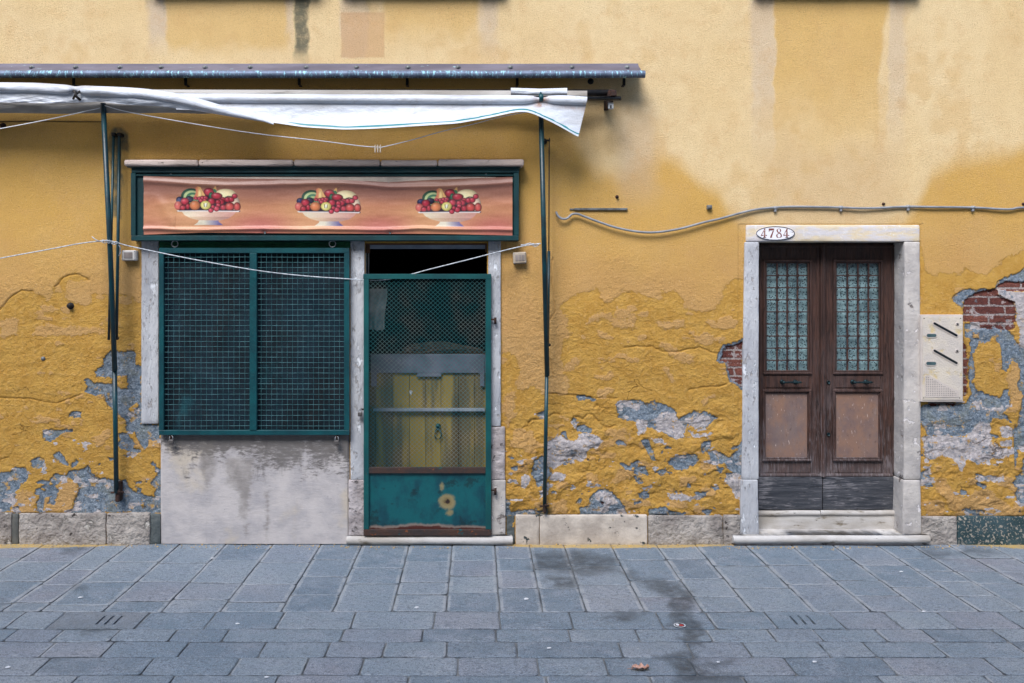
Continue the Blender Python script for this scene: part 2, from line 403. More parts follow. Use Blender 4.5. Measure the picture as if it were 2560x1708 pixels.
t=NT('grey_back_canvas'); dz=t.noise(3,5,.6,t.vec((.5,1,1.5))); c=t.mix(t.ramp(dz,.35,.7),srgb(176,172,166),srgb(140,134,126))  # greyer, browner canvas for the rear layers of the awning
M['canvas_back']=t.fin(c,.6,t.bump(t.noise(10,4,.6,t.vec((.6,1,2))),.012),0,.3)
# banner print
t=NT('printed_banner'); c=t.attr('print','Color'); sp=t.noise(120,3,.6)
c=t.mix(t.ramp(sp,.72,.78),c,srgb(120,90,80))
M['banner']=t.fin(c,.42,t.bump(t.noise(7,3,.5,t.vec((1,1,2.5))),.002),0,.45)
# kick plate of the gate
t=NT('green_kick_plate'); a=t.attr('rustspot'); n1=t.noise(9,6,.65,t.vec((1,1,.7))); n2=t.noise(30,5,.7)
c=t.mix(t.ramp(n1,.4,.68),srgb(2,84,90),srgb(4,60,72)); c=t.mix(t.ramp(t.noise(5,5,.7,t.vec((1.5,1,1.5))),.55,.64,0,.7),c,srgb(10,36,42))
rr=t.m2('ADD',a,t.m2('ADD',t.m2('MULTIPLY',t.m2('SUBTRACT',n2,.5),.05),t.m2('MULTIPLY',t.m2('SUBTRACT',n1,.5),.05)))
c=t.mix(t.ramp(rr,.060,.034,0,.9),c,srgb(140,126,88)); c=t.mix(t.ramp(rr,.034,.012,0,.5),c,srgb(110,90,50)); c=t.mix(t.ramp(rr,.016,.004),c,srgb(48,34,28))
ed=t.attr('bottom'); e2=t.m2('ADD',ed,t.m2('MULTIPLY',t.m2('SUBTRACT',n1,.5),.06)); c=t.mix(t.ramp(e2,.030,.012),c,srgb(126,112,104)); c=t.mix(t.ramp(e2,.012,.0),c,srgb(74,34,28))
M['kick']=t.fin(c,.45,t.bump(t.m2('ADD',n1,t.m2('MULTIPLY',n2,.3)),.003),0,.5)
# white render panel under the window
t=NT('stained_white_render'); st=t.attr('stain'); tp=t.attr('topd'); n1=t.noise(5,6,.65,t.vec((1,1,1.2))); n2=t.noise(22,6,.7,t.vec((1,1,3))); n3=t.noise(60,4,.7)
c=t.mix(t.ramp(n1,.35,.68),srgb(192,186,184),srgb(168,164,166)); c=t.mix(t.ramp(t.noise(2.5,4,.6),.55,.7,0,.55),c,srgb(205,190,164))
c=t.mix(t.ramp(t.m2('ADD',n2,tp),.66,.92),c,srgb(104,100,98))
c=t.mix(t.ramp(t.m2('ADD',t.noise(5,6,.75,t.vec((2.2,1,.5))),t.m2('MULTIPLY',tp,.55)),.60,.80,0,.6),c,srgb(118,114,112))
s2=t.m2('ADD',st,t.m2('MULTIPLY',t.m2('SUBTRACT',n2,.5),.10)); c=t.mix(t.m2('MULTIPLY',t.ramp(s2,.016,-.03,0,.7),t.ramp(n1,.3,.6,.5,1)),c,srgb(126,120,114))
c=t.mix(t.ramp(t.noise(36,6,.75,t.vec((1,1,2.2))),.645,.68,0,.6),c,srgb(74,74,76))
M['render']=t.fin(c,.85,t.bump(t.m2('ADD',n1,t.m2('MULTIPLY',n2,.5)),.005),0,.3)
# lintel of the house door
t=NT('painted_lintel'); sp=t.sep(); n1=t.noise(6,6,.7,t.vec((.6,1,2))); n2=t.noise(24,6,.7)
c=t.mix(t.ramp(n1,.42,.58),srgb(216,200,170),srgb(206,202,204)); c=t.mix(t.ramp(n2,.58,.66),c,srgb(222,218,214)); c=t.mix(t.ramp(t.noise(11,6,.75,t.vec((.6,1,1.6))),.60,.68,0,.8),c,srgb(92,86,84))
M['lintel']=t.fin(c,.85,t.bump(t.m2('ADD',n1,n2),.004),0,.3)
t=NT('whitewash_oval'); n2=t.noise(34,6,.7); c=t.mix(t.ramp(n2,.6,.68),srgb(232,232,238),srgb(176,172,172)); M['oval']=t.fin(c,.8,None,0,.3)
t=NT('faded_brown_digits'); n2=t.noise(60,5,.7); c=t.mix(t.ramp(n2,.5,.62),srgb(120,62,54),srgb(190,168,160)); M['digit']=t.fin(c,.8,None,0,.3)
t=NT('oval_outline'); n2=t.noise(50,5,.7); c=t.mix(t.ramp(n2,.56,.66),srgb(28,34,56),srgb(150,150,160)); M['oval_line']=t.fin(c,.8,None,0,.3)

# ---------------- the plaster wall
t=NT('peeling_plaster')
n30=t.noise(38,6,.68); n90=t.noise(95,5,.7); n8=t.noise(9,5,.6); n3=t.noise(2.6,5,.6); n200=t.noise(240,3,.7)
n14=t.noise(15,7,.72)
jit=t.m2('ADD',t.m2('ADD',t.m2('MULTIPLY',t.m2('SUBTRACT',n30,.5),.040),t.m2('MULTIPLY',t.m2('SUBTRACT',n90,.5),.024)),t.m2('MULTIPLY',t.m2('SUBTRACT',n14,.5),.040))
def mask(name, w=.0018):
    return t.ramp(t.m2('ADD',t.attr(name),jit),w,-w)
tan=t.ramp(t.m2('ADD',t.attr('tan'),t.m2('ADD',t.m2('MULTIPLY',jit,1.25),t.m2('MULTIPLY',t.m2('SUBTRACT',n14,.5),.05))),.0018,-.0018); grey=mask('grey'); wht=mask('wht'); brk=mask('brk'); speck=t.attr('low')
yel=t.mix(t.ramp(n8,.35,.65),srgb(202,158,78),srgb(190,144,66))
yel=t.mix(t.ramp(n30,.50,.64,0,.65),yel,srgb(206,164,96)); yel=t.mix(t.ramp(t.noise(26,6,.75,t.vec((1,1,1.6))),.57,.66,0,.6),yel,srgb(150,104,36)); yel=t.mix(t.ramp(n90,.58,.68,0,.45),yel,srgb(128,86,30)); yel=t.mix(t.ramp(n90,.42,.34,0,.4),yel,srgb(226,182,100))
top=t.attr('top','Color'); top=t.mix(t.ramp(n8,.35,.68,0,.12),top,srgb(184,142,84)); top=t.mix(t.ramp(n90,.6,.72,0,.32),top,srgb(140,104,62))
top=t.mix(t.ramp(n3,.4,.7,0,.15),top,srgb(214,184,140)); top=t.mix(t.ramp(t.noise(5.5,7,.75),.5,.62,0,.22),top,srgb(206,160,104)); top=t.mix(t.ramp(t.noise(16,6,.75),.60,.70,0,.22),top,srgb(176,134,80))
# small pits and flecks that show in the stucco
pit=t.ramp(t.noise(150,4,.65,t.vec((1,1,1.5))),.56,.66)
top=t.mix(t.m2('MULTIPLY',pit,.55),top,srgb(128,98,62)); top=t.mix(t.ramp(t.noise(75,6,.8,t.vec((1,1,1.3))),.565,.64,0,.45),top,srgb(146,112,70)); top=t.mix(t.ramp(n90,.42,.32,0,.35),top,srgb(244,222,178))
gry=t.mix(t.ramp(n30,.38,.62),srgb(96,112,126),srgb(140,152,164)); gry=t.mix(t.ramp(n8,.5,.62,0,.6),gry,srgb(124,130,124)); gry=t.mix(t.ramp(n90,.54,.66,0,.8),gry,srgb(180,190,202)); gry=t.mix(t.ramp(n90,.44,.34,0,.6),gry,srgb(62,76,90))
gry=t.mix(t.ramp(t.noise(13,7,.78),.555,.62,0,.85),gry,srgb(198,156,84))
wh=t.mix(t.ramp(n30,.35,.65),srgb(208,200,198),srgb(170,164,166)); wh=t.mix(t.ramp(n90,.6,.68,0,.7),wh,srgb(96,88,84)); wh=t.mix(t.ramp(t.noise(14,7,.78),.55,.61,0,.85),wh,srgb(112,128,142)); wh=t.mix(t.ramp(t.noise(17,7,.78,t.vec((1,1,1.4))),.57,.62,0,.85),wh,srgb(200,156,84))
bt=t.n('ShaderNodeTexBrick',{'offset':.5},Vector=t.n('ShaderNodeCombineXYZ',None,X=t.m2('ADD',t.sep()[0],t.m2('MULTIPLY',t.m2('SUBTRACT',n14,.5),.045)),Y=t.m2('ADD',t.sep()[2],t.m2('MULTIPLY',t.m2('SUBTRACT',n14,.5),.032))).outputs[0],
  Color1=srgb(134,82,70),Color2=srgb(106,60,54),Mortar=srgb(176,164,160),Scale=1.0,Mortar_Size=.007,Brick_Width=.215,Row_Height=.0595,Mortar_Smooth=.2)
bk=t.mix(t.ramp(n90,.45,.62,0,.6),bt.outputs[0],srgb(66,42,40)); bk=t.mix(t.ramp(n14,.56,.60,0,.85),bk,srgb(186,174,172)); bk=t.mix(t.ramp(t.noise(30,5,.7),.60,.64,0,.7),bk,srgb(112,122,130))
col=t.mix(tan,yel,top); col=t.mix(grey,col,gry); col=t.mix(wht,col,wh); col=t.mix(brk,col,bk)
dirt=t.attr('dirt'); col=t.mix(t.m2('MULTIPLY',dirt,t.ramp(n8,.2,.6,.55,1)),col,t.mix(.5,srgb(60,54,44),srgb(84,66,38)))  # dark brown overlay on the wall: painted shade as well as dirt
alg=t.attr('algae'); col=t.mix(t.m2('MULTIPLY',alg,t.ramp(n14,.25,.6,.45,1)),col,srgb(92,94,80))
h=t.m2('MULTIPLY',tan,.0034)
h=t.m2('SUBTRACT',h,t.m2('MULTIPLY',grey,.010)); h=t.m2('SUBTRACT',h,t.m2('MULTIPLY',brk,.014))
h=t.m2('SUBTRACT',h,t.m2('MULTIPLY',t.m2('MULTIPLY',brk,bt.outputs['Fac']),.006))
lowy=t.m2('MULTIPLY',speck,t.m2('SUBTRACT',1.0,tan))
h=t.m2('ADD',h,t.m2('MULTIPLY',t.m2('MULTIPLY',n30,t.m2('ADD',.15,t.m2('MULTIPLY',speck,.85))),.021))
h=t.m2('ADD',h,t.m2('MULTIPLY',t.m2('MULTIPLY',n8,speck),.007))
h=t.m2('ADD',h,t.m2('MULTIPLY',t.noise(140,5,.75),.0065)); h=t.m2('ADD',h,t.m2('MULTIPLY',n200,.0028))
# a scatter of thin cracks where the plaster is loose
cr=t.n('ShaderNodeTexVoronoi',{'feature':'DISTANCE_TO_EDGE'},Vector=t.n('ShaderNodeVectorMath',{'operation':'ADD'},i0=t.vec((1,0,1.5)),i1=t.n('ShaderNodeVectorMath',{'operation':'SCALE'},i0=t.n('ShaderNodeTexNoise',None,Vector=t.co(),Scale=7.0,Detail=5.0).outputs['Color'],Scale=.35).outputs[0]).outputs[0],Scale=1.7)
crk=t.m2('MULTIPLY',t.ramp(cr.outputs[0],.010,.0),t.m2('MULTIPLY',lowy,t.ramp(n3,.58,.64)))
h=t.m2('SUBTRACT',h,t.m2('MULTIPLY',crk,.010)); col=t.mix(t.m2('MULTIPLY',crk,.6),col,srgb(110,74,24))
M['wall']=t.fin(col,.9,t.bump(h,1.0),0,.25)

# ---------------- paving
t=NT('grey_trachyte_paving'); e=t.attr('edge'); r_=t.attr('rnd'); band=t.attr('band'); wet=t.attr('wet'); yl=t.attr('spill')
v=t.vec((1,1.3,1)); n8=t.noise(7,6,.65,v); n40=t.noise(42,6,.72,v); n150=t.noise(160,4,.7,v); n3=t.noise(1.6,5,.6)
c=t.mix(t.ramp(r_,.2,.8),srgb(106,124,138),srgb(142,152,160)); c=t.mix(t.ramp(r_,.72,.95,0,.7),c,srgb(126,126,138)); c=t.mix(t.ramp(r_,.22,.02,0,.6),c,srgb(94,108,122)); c=t.mix(t.ramp(t.noise(3.2,6,.7),.48,.66,0,.45),c,srgb(160,164,166))
c=t.mix(t.ramp(n8,.4,.68,0,.6),c,srgb(146,152,162)); c=t.mix(t.ramp(n3,.35,.62,0,.5),c,srgb(98,120,138))
c=t.mix(t.ramp(n40,.50,.62,0,.7),c,srgb(84,94,106)); c=t.mix(t.ramp(n150,.52,.62,0,.75),c,srgb(58,66,78)); c=t.mix(t.ramp(n150,.46,.34,0,.55),c,srgb(184,192,198)); c=t.mix(t.ramp(t.noise(14,7,.8,t.vec((1,1.6,1))),.56,.64,0,.6),c,srgb(80,90,102)); c=t.mix(t.ramp(t.noise(20,7,.8),.58,.66,0,.5),c,srgb(170,176,180))
jn=t.m2('MULTIPLY',t.m2('SUBTRACT',n40,.5),.022)
eb=t.m2('ADD',e,jn); c=t.mix(t.m2('MULTIPLY',t.ramp(eb,band,t.m2('SUBTRACT',band,.006)),t.ramp(n8,.35,.6,.1,.6)),c,srgb(160,164,168))
c=t.mix(t.m2('MULTIPLY',t.ramp(t.m2('ADD',e,t.m2('MULTIPLY',jn,.35)),.0034,.0010),t.ramp(t.noise(4,4,.6),.38,.52,.15,1)),c,srgb(56,64,72))
n14w=t.noise(13,7,.75); w2=t.ramp(t.m2('ADD',wet,t.m2('ADD',t.m2('MULTIPLY',t.m2('SUBTRACT',n40,.5),.16),t.m2('MULTIPLY',t.m2('SUBTRACT',n14w,.5),.5))),.09,-.11); c=t.mix(t.m2('MULTIPLY',w2,t.ramp(n14w,.3,.62,.25,.85)),c,srgb(50,60,68))
y2=t.ramp(t.m2('ADD',yl,t.m2('MULTIPLY',t.m2('SUBTRACT',n8,.5),.09)),.012,-.02); c=t.mix(t.m2('MULTIPLY',y2,t.ramp(n40,.3,.55,.3,.9)),c,srgb(190,160,92))
h=t.m2('ADD',t.m2('MULTIPLY',n40,.5),t.m2('MULTIPLY',n150,.22)); h=t.m2('ADD',h,t.m2('MULTIPLY',n8,.8))
rg_=t.ramp(n8,.3,.7,.48,.72); rg_=t.m2('SUBTRACT',rg_,t.m2('MULTIPLY',w2,.1))
M['paving']=t.fin(c,rg_,t.bump(h,.011),0,.45)
M['joint']=std('joint_filling',srgb(74,80,86),srgb(118,122,124),5,rough=.95,bump=(80,.004,4))
M['gate_frame']=std('green_gate_paint',srgb(2,84,84),srgb(3,66,70),5,rough=.45,spec=.5,chips=[(srgb(88,62,46),.62,9,.06),(srgb(120,84,56),.68,40,.03)],bump=(80,.0015,4))
M['card']=std('pale_card',srgb(210,196,182),srgb(190,176,164),8,rough=.8,bump=(40,.001,3))
M['black_gloss']=std('black_painted_tube',srgb(22,24,28),srgb(34,36,40),8,rough=.25,metal=.2,bump=(60,.0004,2))
M['peg']=std('pale_peg',srgb(220,206,186),srgb(200,186,166),30,rough=.6,bump=(60,.0004,2))
M['galv']=std('galvanised_grey',srgb(128,132,134),srgb(96,98,98),30,rough=.5,metal=.4,chips=[(srgb(96,70,54),.62,40,.03)],bump=(90,.001,3))
M['sticker_dark']=std('sticker_print',srgb(40,42,52),srgb(60,60,70),60,rough=.6,bump=(60,.0004,2)); M['sticker_red']=std('sticker_red',srgb(190,50,50),srgb(170,60,60),60,rough=.6,bump=(60,.0004,2))
# ================================================================ the house
house=empty('house',(0,0,0),'yellow ochre house front with peeling plaster, stone trim and a brown wooden double door','house')
def lerp(a,b,w): return a*(1-w[...,None])+b*w[...,None]
def C3(r,g,b): return np.array(srgb(r,g,b))
xs=np.concatenate([np.arange(-9,-3.75,.25),np.arange(-3.75,3.75,.006),np.arange(3.75,9.01,.25)])
zs=np.concatenate([np.arange(-.06,2.2,.0055),np.arange(2.2,3.72,.0075),np.arange(3.72,7.6,.25)])
WX,WZ=np.meshgrid(xs,zs); px=WX/S+1280; py=GY-WZ/S
low=sstep(560,900,py+fbm(px/120,py/120,3,2)*80)
wx=px+fbm(px/26,py/26,3,11)*5+fbm(px/8,py/8,2,12)*2.2; wy=py+fbm(px/26,py/26,3,13)*5+fbm(px/8,py/8,2,14)*2.2
TOP=[(-2500,-2500),(-2500,760),(-60,782),(0,774),(22,747),(55,727),(84,728),(99,736),(120,748),(139,735),(145,700),(165,688),(190,685),(215,700),(228,715),(232,735),(267,735),(300,735),(330,745),(358,760),(380,600),(1240,600),(1256,889),(1275,882),(1293,897),(1300,926),(1289,955),(1311,981),(1337,963),(1355,985),(1384,985),(1420,990),(1425,960),(1400,900),(1420,800),(1399,765),(1421,750),(1450,732),(1498,725),(1505,754),(1520,761),(1545,743),(1556,725),(1604,732),(1637,750),(1655,750),(1655,725),(1680,729),(1700,735),(1711,772),(1755,780),(1795,772),(1810,732),(1820,706),(1857,695),(1868,600),(2300,600),(2307,644),(2311,673),(2337,692),(2359,681),(2403,688),(2417,666),(2436,681),(2461,684),(2483,673),(2505,651),(2560,626),(2700,610),(5000,650),(5000,-2500)]
tan=sdf_poly(wx,wy,TOP,60)
tan=np.maximum(tan,-sdf_poly(wx,wy,rD([(375,440),(430,365),(480,342),(540,345),(600,368),(628,420),(560,398),(450,400),(440,470),(395,520)])))
isl=[rD([(455,385),(620,395),(628,552),(455,540)]),rD([(0,640),(120,650),(130,760),(0,770)]),rD([(240,700),(330,680),(360,700),(590,700),(730,720),(720,750),(480,760),(260,770)]),
 rM([(820,655),(930,640),(1020,690),(1085,770),(1060,860),(1000,980),(900,1080),(590,1090),(600,1000),(590,920),(640,870),(700,865),(770,890),(745,760)]),
 rM([(200,860),(300,800),(400,820),(490,850),(520,900),(480,1000),(500,1090),(150,1090),(180,960)]),
 rE([(1660,690),(1700,640),(1850,605),(1900,680),(1780,650)]),rE([(2170,680),(2350,650),(2350,710),(2200,720)]),rE([(1500,1000),(1590,905),(1640,930),(1600,1000),(1530,1020)]),
 rE([(1115,1180),(1200,1150),(1190,1300),(1150,1380),(1120,1300)]),
 rK([(1020,1040),(1100,1020),(1190,1080),(1185,1190),(1110,1150),(1040,1090)]),rK([(1300,520),(1440,530),(1550,650),(1420,650),(1340,620),(1260,590)]),
 rK([(640,1340),(800,1330),(850,1480),(640,1500)]),rK([(1320,1130),(1400,980),(1600,890),(1830,900),(1820,950),(1600,960),(1560,1080),(1350,1160)]),
 rL([(350,1420),(440,1390),(540,1420),(540,1470),(420,1480)]),rL([(580,1490),(640,1440),(740,1500),(620,1525)]),rL([(580,0),(860,15),(830,60),(650,50)]),rL([(330,260),(370,270),(445,400),(400,395)]),
 rF([(90,790),(160,740),(230,760),(240,820),(160,820)]),rF([(190,660),(320,680),(310,710),(220,705)]),
 rN([(150,940),(180,920),(260,930),(350,1030),(470,1120),(600,1060),(730,1035),(830,1130),(930,1200),(960,1160),(1010,1140),(1060,1320),(520,1320),(470,1260),(340,1230),(300,1180),(200,1040)]),
 rJ([(1000,890),(1050,905),(1060,1000),(1040,1100),(1072,1200),(1062,1310),(1010,1340),(960,1290),(985,1200),(955,1100),(930,1020),(975,950)])]
tan=np.minimum(tan,union(wx,wy,isl))
nz=fbm(px/52,py/30,4,41); tan=np.minimum(tan,np.where(low>.3,(.37-nz)*55,45))
GREY=[rD([(755,868),(830,862),(900,868),(925,900),(925,960),(962,975),(962,1370),(1085,1372),(1105,1390),(1085,1480),(1040,1490),(1020,1475),(990,1535),(960,1505),(930,1420),(870,1415),(862,1340),(822,1300),(760,1270),(722,1210),(700,1170),(640,1160),(582,1150),(590,1100),(572,1062),(600,1050),(640,1080),(760,1095),(775,1060),(700,1040),(650,1037),(648,1000),(690,980),(700,930),(725,885)]),
 rO([(280,1300),(390,1285),(450,1350),(470,1430),(440,1490),(400,1510),(340,1490),(280,1450)]),
 rD([(455,1325),(490,1290),(550,1290),(548,1322),(500,1330)]),rD([(282,1420),(320,1406),(410,1408),(503,1398),(505,1420),(440,1428),(400,1452),(345,1484),(308,1472)]),
 rM([(415,400),(460,360),(520,348),(580,370),(595,420),(570,490),(510,518),(450,495),(420,450)]),rM([(720,310),(760,278),(810,285),(870,330),(918,458),(880,450),(800,390),(740,368)]),rM([(945,445),(1000,385),(1060,410),(1040,445),(970,482)]),
 rM([(-400,540),(-100,560),(100,540),(200,500),(280,490),(360,510),(388,580),(350,660),(280,720),(240,790),(200,840),(180,950),(140,1000),(140,1075),(-400,1075)]),
 rM([(700,600),(770,560),(850,590),(900,600),(920,530),(1000,520),(1140,510),(1190,452),(1225,490),(1250,560),(1320,610),(1450,645),(1535,660),(1620,665),(1690,642),(1725,680),(1730,740),(1800,800),(1900,830),(1980,870),(2080,890),(2095,780),(2030,690),(2090,620),(2120,560),(2090,500),(2025,430),(2060,412),(2110,480),(2200,490),(2200,1100),(890,1100),(1000,980),(1085,780),(1020,680),(930,640),(820,655),(760,720),(745,700),(700,700),(640,690)]),
 rM([(570,730),(620,700),(745,720),(770,880),(740,885),(690,865),(640,870),(600,900),(590,1090),(540,1090),(485,1050),(500,960),(525,880),(518,810),(550,788),(590,840),(600,800)]),
 rM([(1815,265),(1850,245),(1870,265),(1840,300)]),
 rK([(935,155),(1000,143),(1100,165),(1158,168),(1140,208),(1080,192),(980,202)]),rK([(478,355),(530,328),(600,295),(600,330),(560,385),(500,382)]),rK([(880,400),(925,385),(945,450),(905,462)]),
 rK([(440,880),(530,830),(560,850),(620,1000),(640,1060),(600,1100),(520,1185),(470,1200),(430,1090),(395,1060),(410,990)]),rK([(745,555),(800,545),(825,625),(780,605)]),rK([(745,900),(830,878),(885,910),(780,932)]),
 rK([(1385,670),(1430,638),(1480,668),(1505,722),(1410,712)]),rK([(1595,960),(1690,948),(1758,1000),(1745,1052),(1660,1042)]),
 rK([(1120,1260),(1190,1215),(1260,1208),(1330,1255),(1420,1335),(1480,1400),(1520,1520),(970,1520),(960,1430),(1080,1420),(1090,1340)]),rK([(148,830),(190,818),(208,860),(160,870)]),
 rK([(105,1290),(140,1330),(170,1430),(180,1478),(440,1440),(600,1455),(590,1520),(105,1520)]),rK([(925,500),(1000,488),(1125,520),(1100,562),(960,565)]),
 rK([(1575,1360),(1660,1343),(1670,1370),(1590,1378)]),rK([(1630,1260),(1740,1238),(1770,1300),(1680,1315)]),rK([(820,1450),(850,1440),(860,1470),(830,1480)]),rK([(930,1380),(970,1300),(1000,1330),(980,1400)]),
 rL([(-60,590),(-20,560),(50,540),(130,545),(205,575),(260,550),(330,575),(400,610),(440,640),(455,708),(500,690),(600,638),(700,645),(800,690),(720,760),(640,790),(560,740),(520,790),(500,870),(440,892),(370,850),(270,800),(100,740),(0,715),(-60,700)]),
 rL([(365,1065),(450,1030),(600,1005),(645,1060),(540,1142),(430,1142)]),rL([(85,1120),(180,1118),(208,1180),(120,1185)]),rL([(245,1160),(330,1143),(395,1160),(300,1184)]),rL([(645,905),(740,895),(735,960),(670,1002)]),
 rL([(705,990),(780,978),(860,1010),(900,1040),(950,980),(1020,860),(1030,1150),(960,1180),(880,1120),(850,1080),(740,1092)]),rL([(600,1340),(700,1333),(680,1380),(610,1402)]),rL([(220,1480),(330,1458),(420,1500),(525,1510),(525,1545),(220,1545)]),
 rL([(120,1340),(200,1328),(212,1380),(150,1392)]),rL([(140,880),(200,870),(260,1000),(282,1062),(240,1062),(180,960)]),rL([(1020,15),(930,55),(860,78),(808,130),(792,212),(868,238),(882,300),(902,392),(1020,455)]),
 rL([(745,1285),(800,1275),(830,1300),(770,1312)]),rL([(860,1160),(1020,1150),(1020,1240),(900,1220)]),
 rJ([(488,365),(540,308),(600,283),(700,300),(740,283),(830,300),(880,200),(1000,163),(1080,108),(1160,60),(1300,40),(1300,230),(900,228),(840,305),(700,345),(590,375),(565,445),(500,405)]),
 rJ([(585,565),(740,615),(840,600),(880,568),(930,600),(1040,755),(1091,778),(1300,780),(1300,1650),(1000,1650),(1050,1350),(1062,1310),(1072,1200),(1040,1100),(1060,1000),(1050,903),(1000,890),(940,1000),(905,960),(905,860),(885,740),(830,700),(760,730),(700,740),(648,830),(680,920),(658,1060),(690,1152),(890,1202),(920,1130),(960,1130),(975,1200),(960,1292),(900,1330),(960,1370),(1020,1440),(1020,1545),(700,1535),(460,1530),(280,1530),(220,1420),(190,1380),(190,1290),(290,1268),(590,1250),(640,1180),(625,1000),(645,780),(640,720),(600,700)]),
 rN([(45,880),(100,850),(165,940),(160,1012),(55,1000)]),rN([(960,960),(1030,880),(1055,700),(1300,700),(1300,1300),(1062,1300),(1050,1180),(980,1130)]),rN([(970,480),(998,480),(992,800),(965,810)])]
grey=union(wx,wy,GREY)
grey=np.maximum(grey,-union(wx,wy,[rD([(772,1045),(862,1028),(868,1130),(820,1122),(772,1092)]),rO([(410,1000),(500,930),(530,960),(470,1010),(490,1080)]),rM([(1880,980),(1940,955),(1960,990),(1900,1010)]),rJ([(655,655),(710,650),(705,700),(660,695)]),rN([(740,320),(860,330),(960,380),(965,520),(940,545),(830,520),(740,480)])]))
g2=fbm(px/34,py/22,4,77); zone=sstep(1060,1180,py+fbm(px/90,py/90,2,5)*60)
grey=np.minimum(grey,np.where((zone>.5),(.47-g2)*38,45))
out=(px<-20)|(px>2580); grey=np.where(out,np.minimum((.12-fbm(px/130,py/90,4,55))*120+sstep(1150,700,py)*60,45),grey)
WHT=[rK([(585,650),(700,588),(760,600),(800,640),(920,650),(960,588),(1080,568),(1180,608),(1232,660),(1180,742),(1060,762),(1000,882),(900,892),(820,880),(740,930),(660,1002),(585,960)]),rK([(290,1190),(278,1090),(340,1048),(402,1080),(370,1150),(330,1215)]),rK([(640,1050),(720,1008),(805,1050),(740,1102),(640,1102)]),
 rK([(1140,1260),(1250,1225),(1330,1280),(1400,1370),(1300,1390),(1160,1340)]),
 rL([(250,700),(330,660),(430,650),(460,710),(540,770),(500,862),(440,892),(380,840),(280,810)]),rL([(520,720),(620,652),(760,692),(700,762),(620,782)]),rL([(850,1240),(870,1180),(960,1170),(1020,1200),(1020,1420),(940,1380),(900,1290)]),rL([(95,720),(200,728),(180,800),(130,842)]),rL([(245,875),(330,880),(350,915),(262,915)]),rL([(370,1350),(480,1338),(600,1370),(560,1402),(400,1392)]),rL([(550,800),(640,830),(750,820),(740,850),(600,860)]),
 rJ([(860,288),(1000,290),(1150,300),(1300,300),(1300,790),(1091,780),(1040,755),(1062,640),(1022,560),(1015,400),(870,340)]),rJ([(640,565),(720,568),(732,622),(650,628)]),
 rN([(70,510),(250,498),(500,520),(560,450),(640,370),(740,380),(740,600),(830,622),(960,632),(965,700),(700,742),(600,792),(500,720),(440,862),(360,740),(250,700),(150,742),(70,700)]),rN([(825,440),(890,398),(965,450),(950,512),(840,512)]),rN([(820,558),(945,543),(945,612),(830,622)]),rN([(160,408),(290,402),(295,442),(180,445)]),rN([(590,900),(850,898),(862,952),(610,952)]),rN([(560,170),(640,160),(700,250),(860,200),(860,250),(760,260),(600,240)])]
wht=union(wx,wy,WHT); wht=np.minimum(wht,np.where((zone>.5),(.50-fbm(px/26,py/15,4,91))*34,45))
wht=np.where((grey<6)&(fbm(px/40,py/20,3,95)>.42)&(py>1000),np.minimum(wht,(.42-fbm(px/40,py/20,3,95))*30),wht)
BRK=[rL([(1020,45),(960,62),(880,92),(850,122),(830,200),(880,240),(900,300),(915,382),(1020,435)]),rJ([(900,222),(1091,215),(1300,200),(1300,300),(1000,300),(1015,380),(1025,560),(1000,640),(840,618),(740,618),(640,568),(580,558),(575,470),(592,372),(720,312),(850,282)]),
 rN([(110,185),(440,178),(380,212),(250,215),(170,232)]),rJ([(575,690),(612,760),(625,900),(615,1050),(600,1190),(575,1200)]),rK([(1175,1320),(1260,1325),(1300,1350),(1240,1385),(1190,1370)])]
brk=union(wx,wy,BRK); brk=np.where(wht<0,np.maximum(brk,-wht),brk)
# macro colour of the old top coat
n1=fbm(px/150,py/150,4,21); n2=fbm(px/50,py/70,4,22); n3=fbm(px/22,py/30,3,23)
GOLD=C3(214,170,92); PINK=C3(200,156,98); CREAM=C3(236,211,164); OCH=C3(220,182,114); STR=C3(212,192,168); PALE=C3(220,190,144)
top=np.zeros(px.shape+(4,)); top[:]=GOLD
top=lerp(top,PINK+0*top,np.clip(sstep(500,800,py+n1*120)*.85,0,1))
ybx=[-3000,1300,1400,1480,1560,1640,1720,1790,1850,2250,2290,2330,2400,2480,2560,6000]; yby=[180,190,330,430,440,400,430,480,560,570,520,430,410,395,370,380]
yb=np.interp(px,ybx,yby)
w=sstep(40,-40,py-yb+n1*36+n2*14)*np.where(py>176,sstep(1340,1600,px+n1*60+(py-200)*.05),1)
w=np.where((py<=176),1,w)
top=lerp(top,CREAM+0*top,w*np.clip(.92+n1*.25,0,1)); 
mid=sstep(300,420,py+n1*60)*w*sstep(1850,1960,px)*sstep(2290,2200,px); top=lerp(top,PALE+0*top,mid*.8)
top=lerp(top,C3(216,178,118)+0*top,np.clip(w*sstep(.12,.5,n1+n2*.5)*.45,0,1))
def bandm(x0,x1,s0,s1=None): s1=s1 or s0; return sstep(x0-s0,x0+s0,px+n3*8+n2*6)*sstep(x1+s1,x1-s1,px+n3*8+n2*6)
oc=bandm(415,722,6)*sstep(150,95,py+n2*30)*.75+bandm(960,1196,12)*sstep(150,40,py+n2*30)*.8+bandm(1938,2226-0,4,4)*sstep(430,110,py+n1*50)
oc=np.where((px>1900)&(px<2300),bandm(1938+0,2228,4)*sstep(470,130,py+n1*60)*sstep(0,14,2232-(py*.16)*(py<200)-(py>=200)*32-px+n2*8),oc)
top=lerp(top,OCH+0*top,np.clip(oc,0,1))
st=bandm(372,414,10,5)*sstep(160,60,py+n2*30)*.8+bandm(1200,1246,14)*sstep(190,60,py+n2*30)*.7+bandm(1878,1936,10,4)*sstep(430,200,py+n1*60)*.62+bandm(2222,2262,5,12)*sstep(420,180,py+n1*60)*.6+bandm(715,732,5)*sstep(140,40,py)*.6+bandm(852,920,5)*sstep(150,140,py)*.55
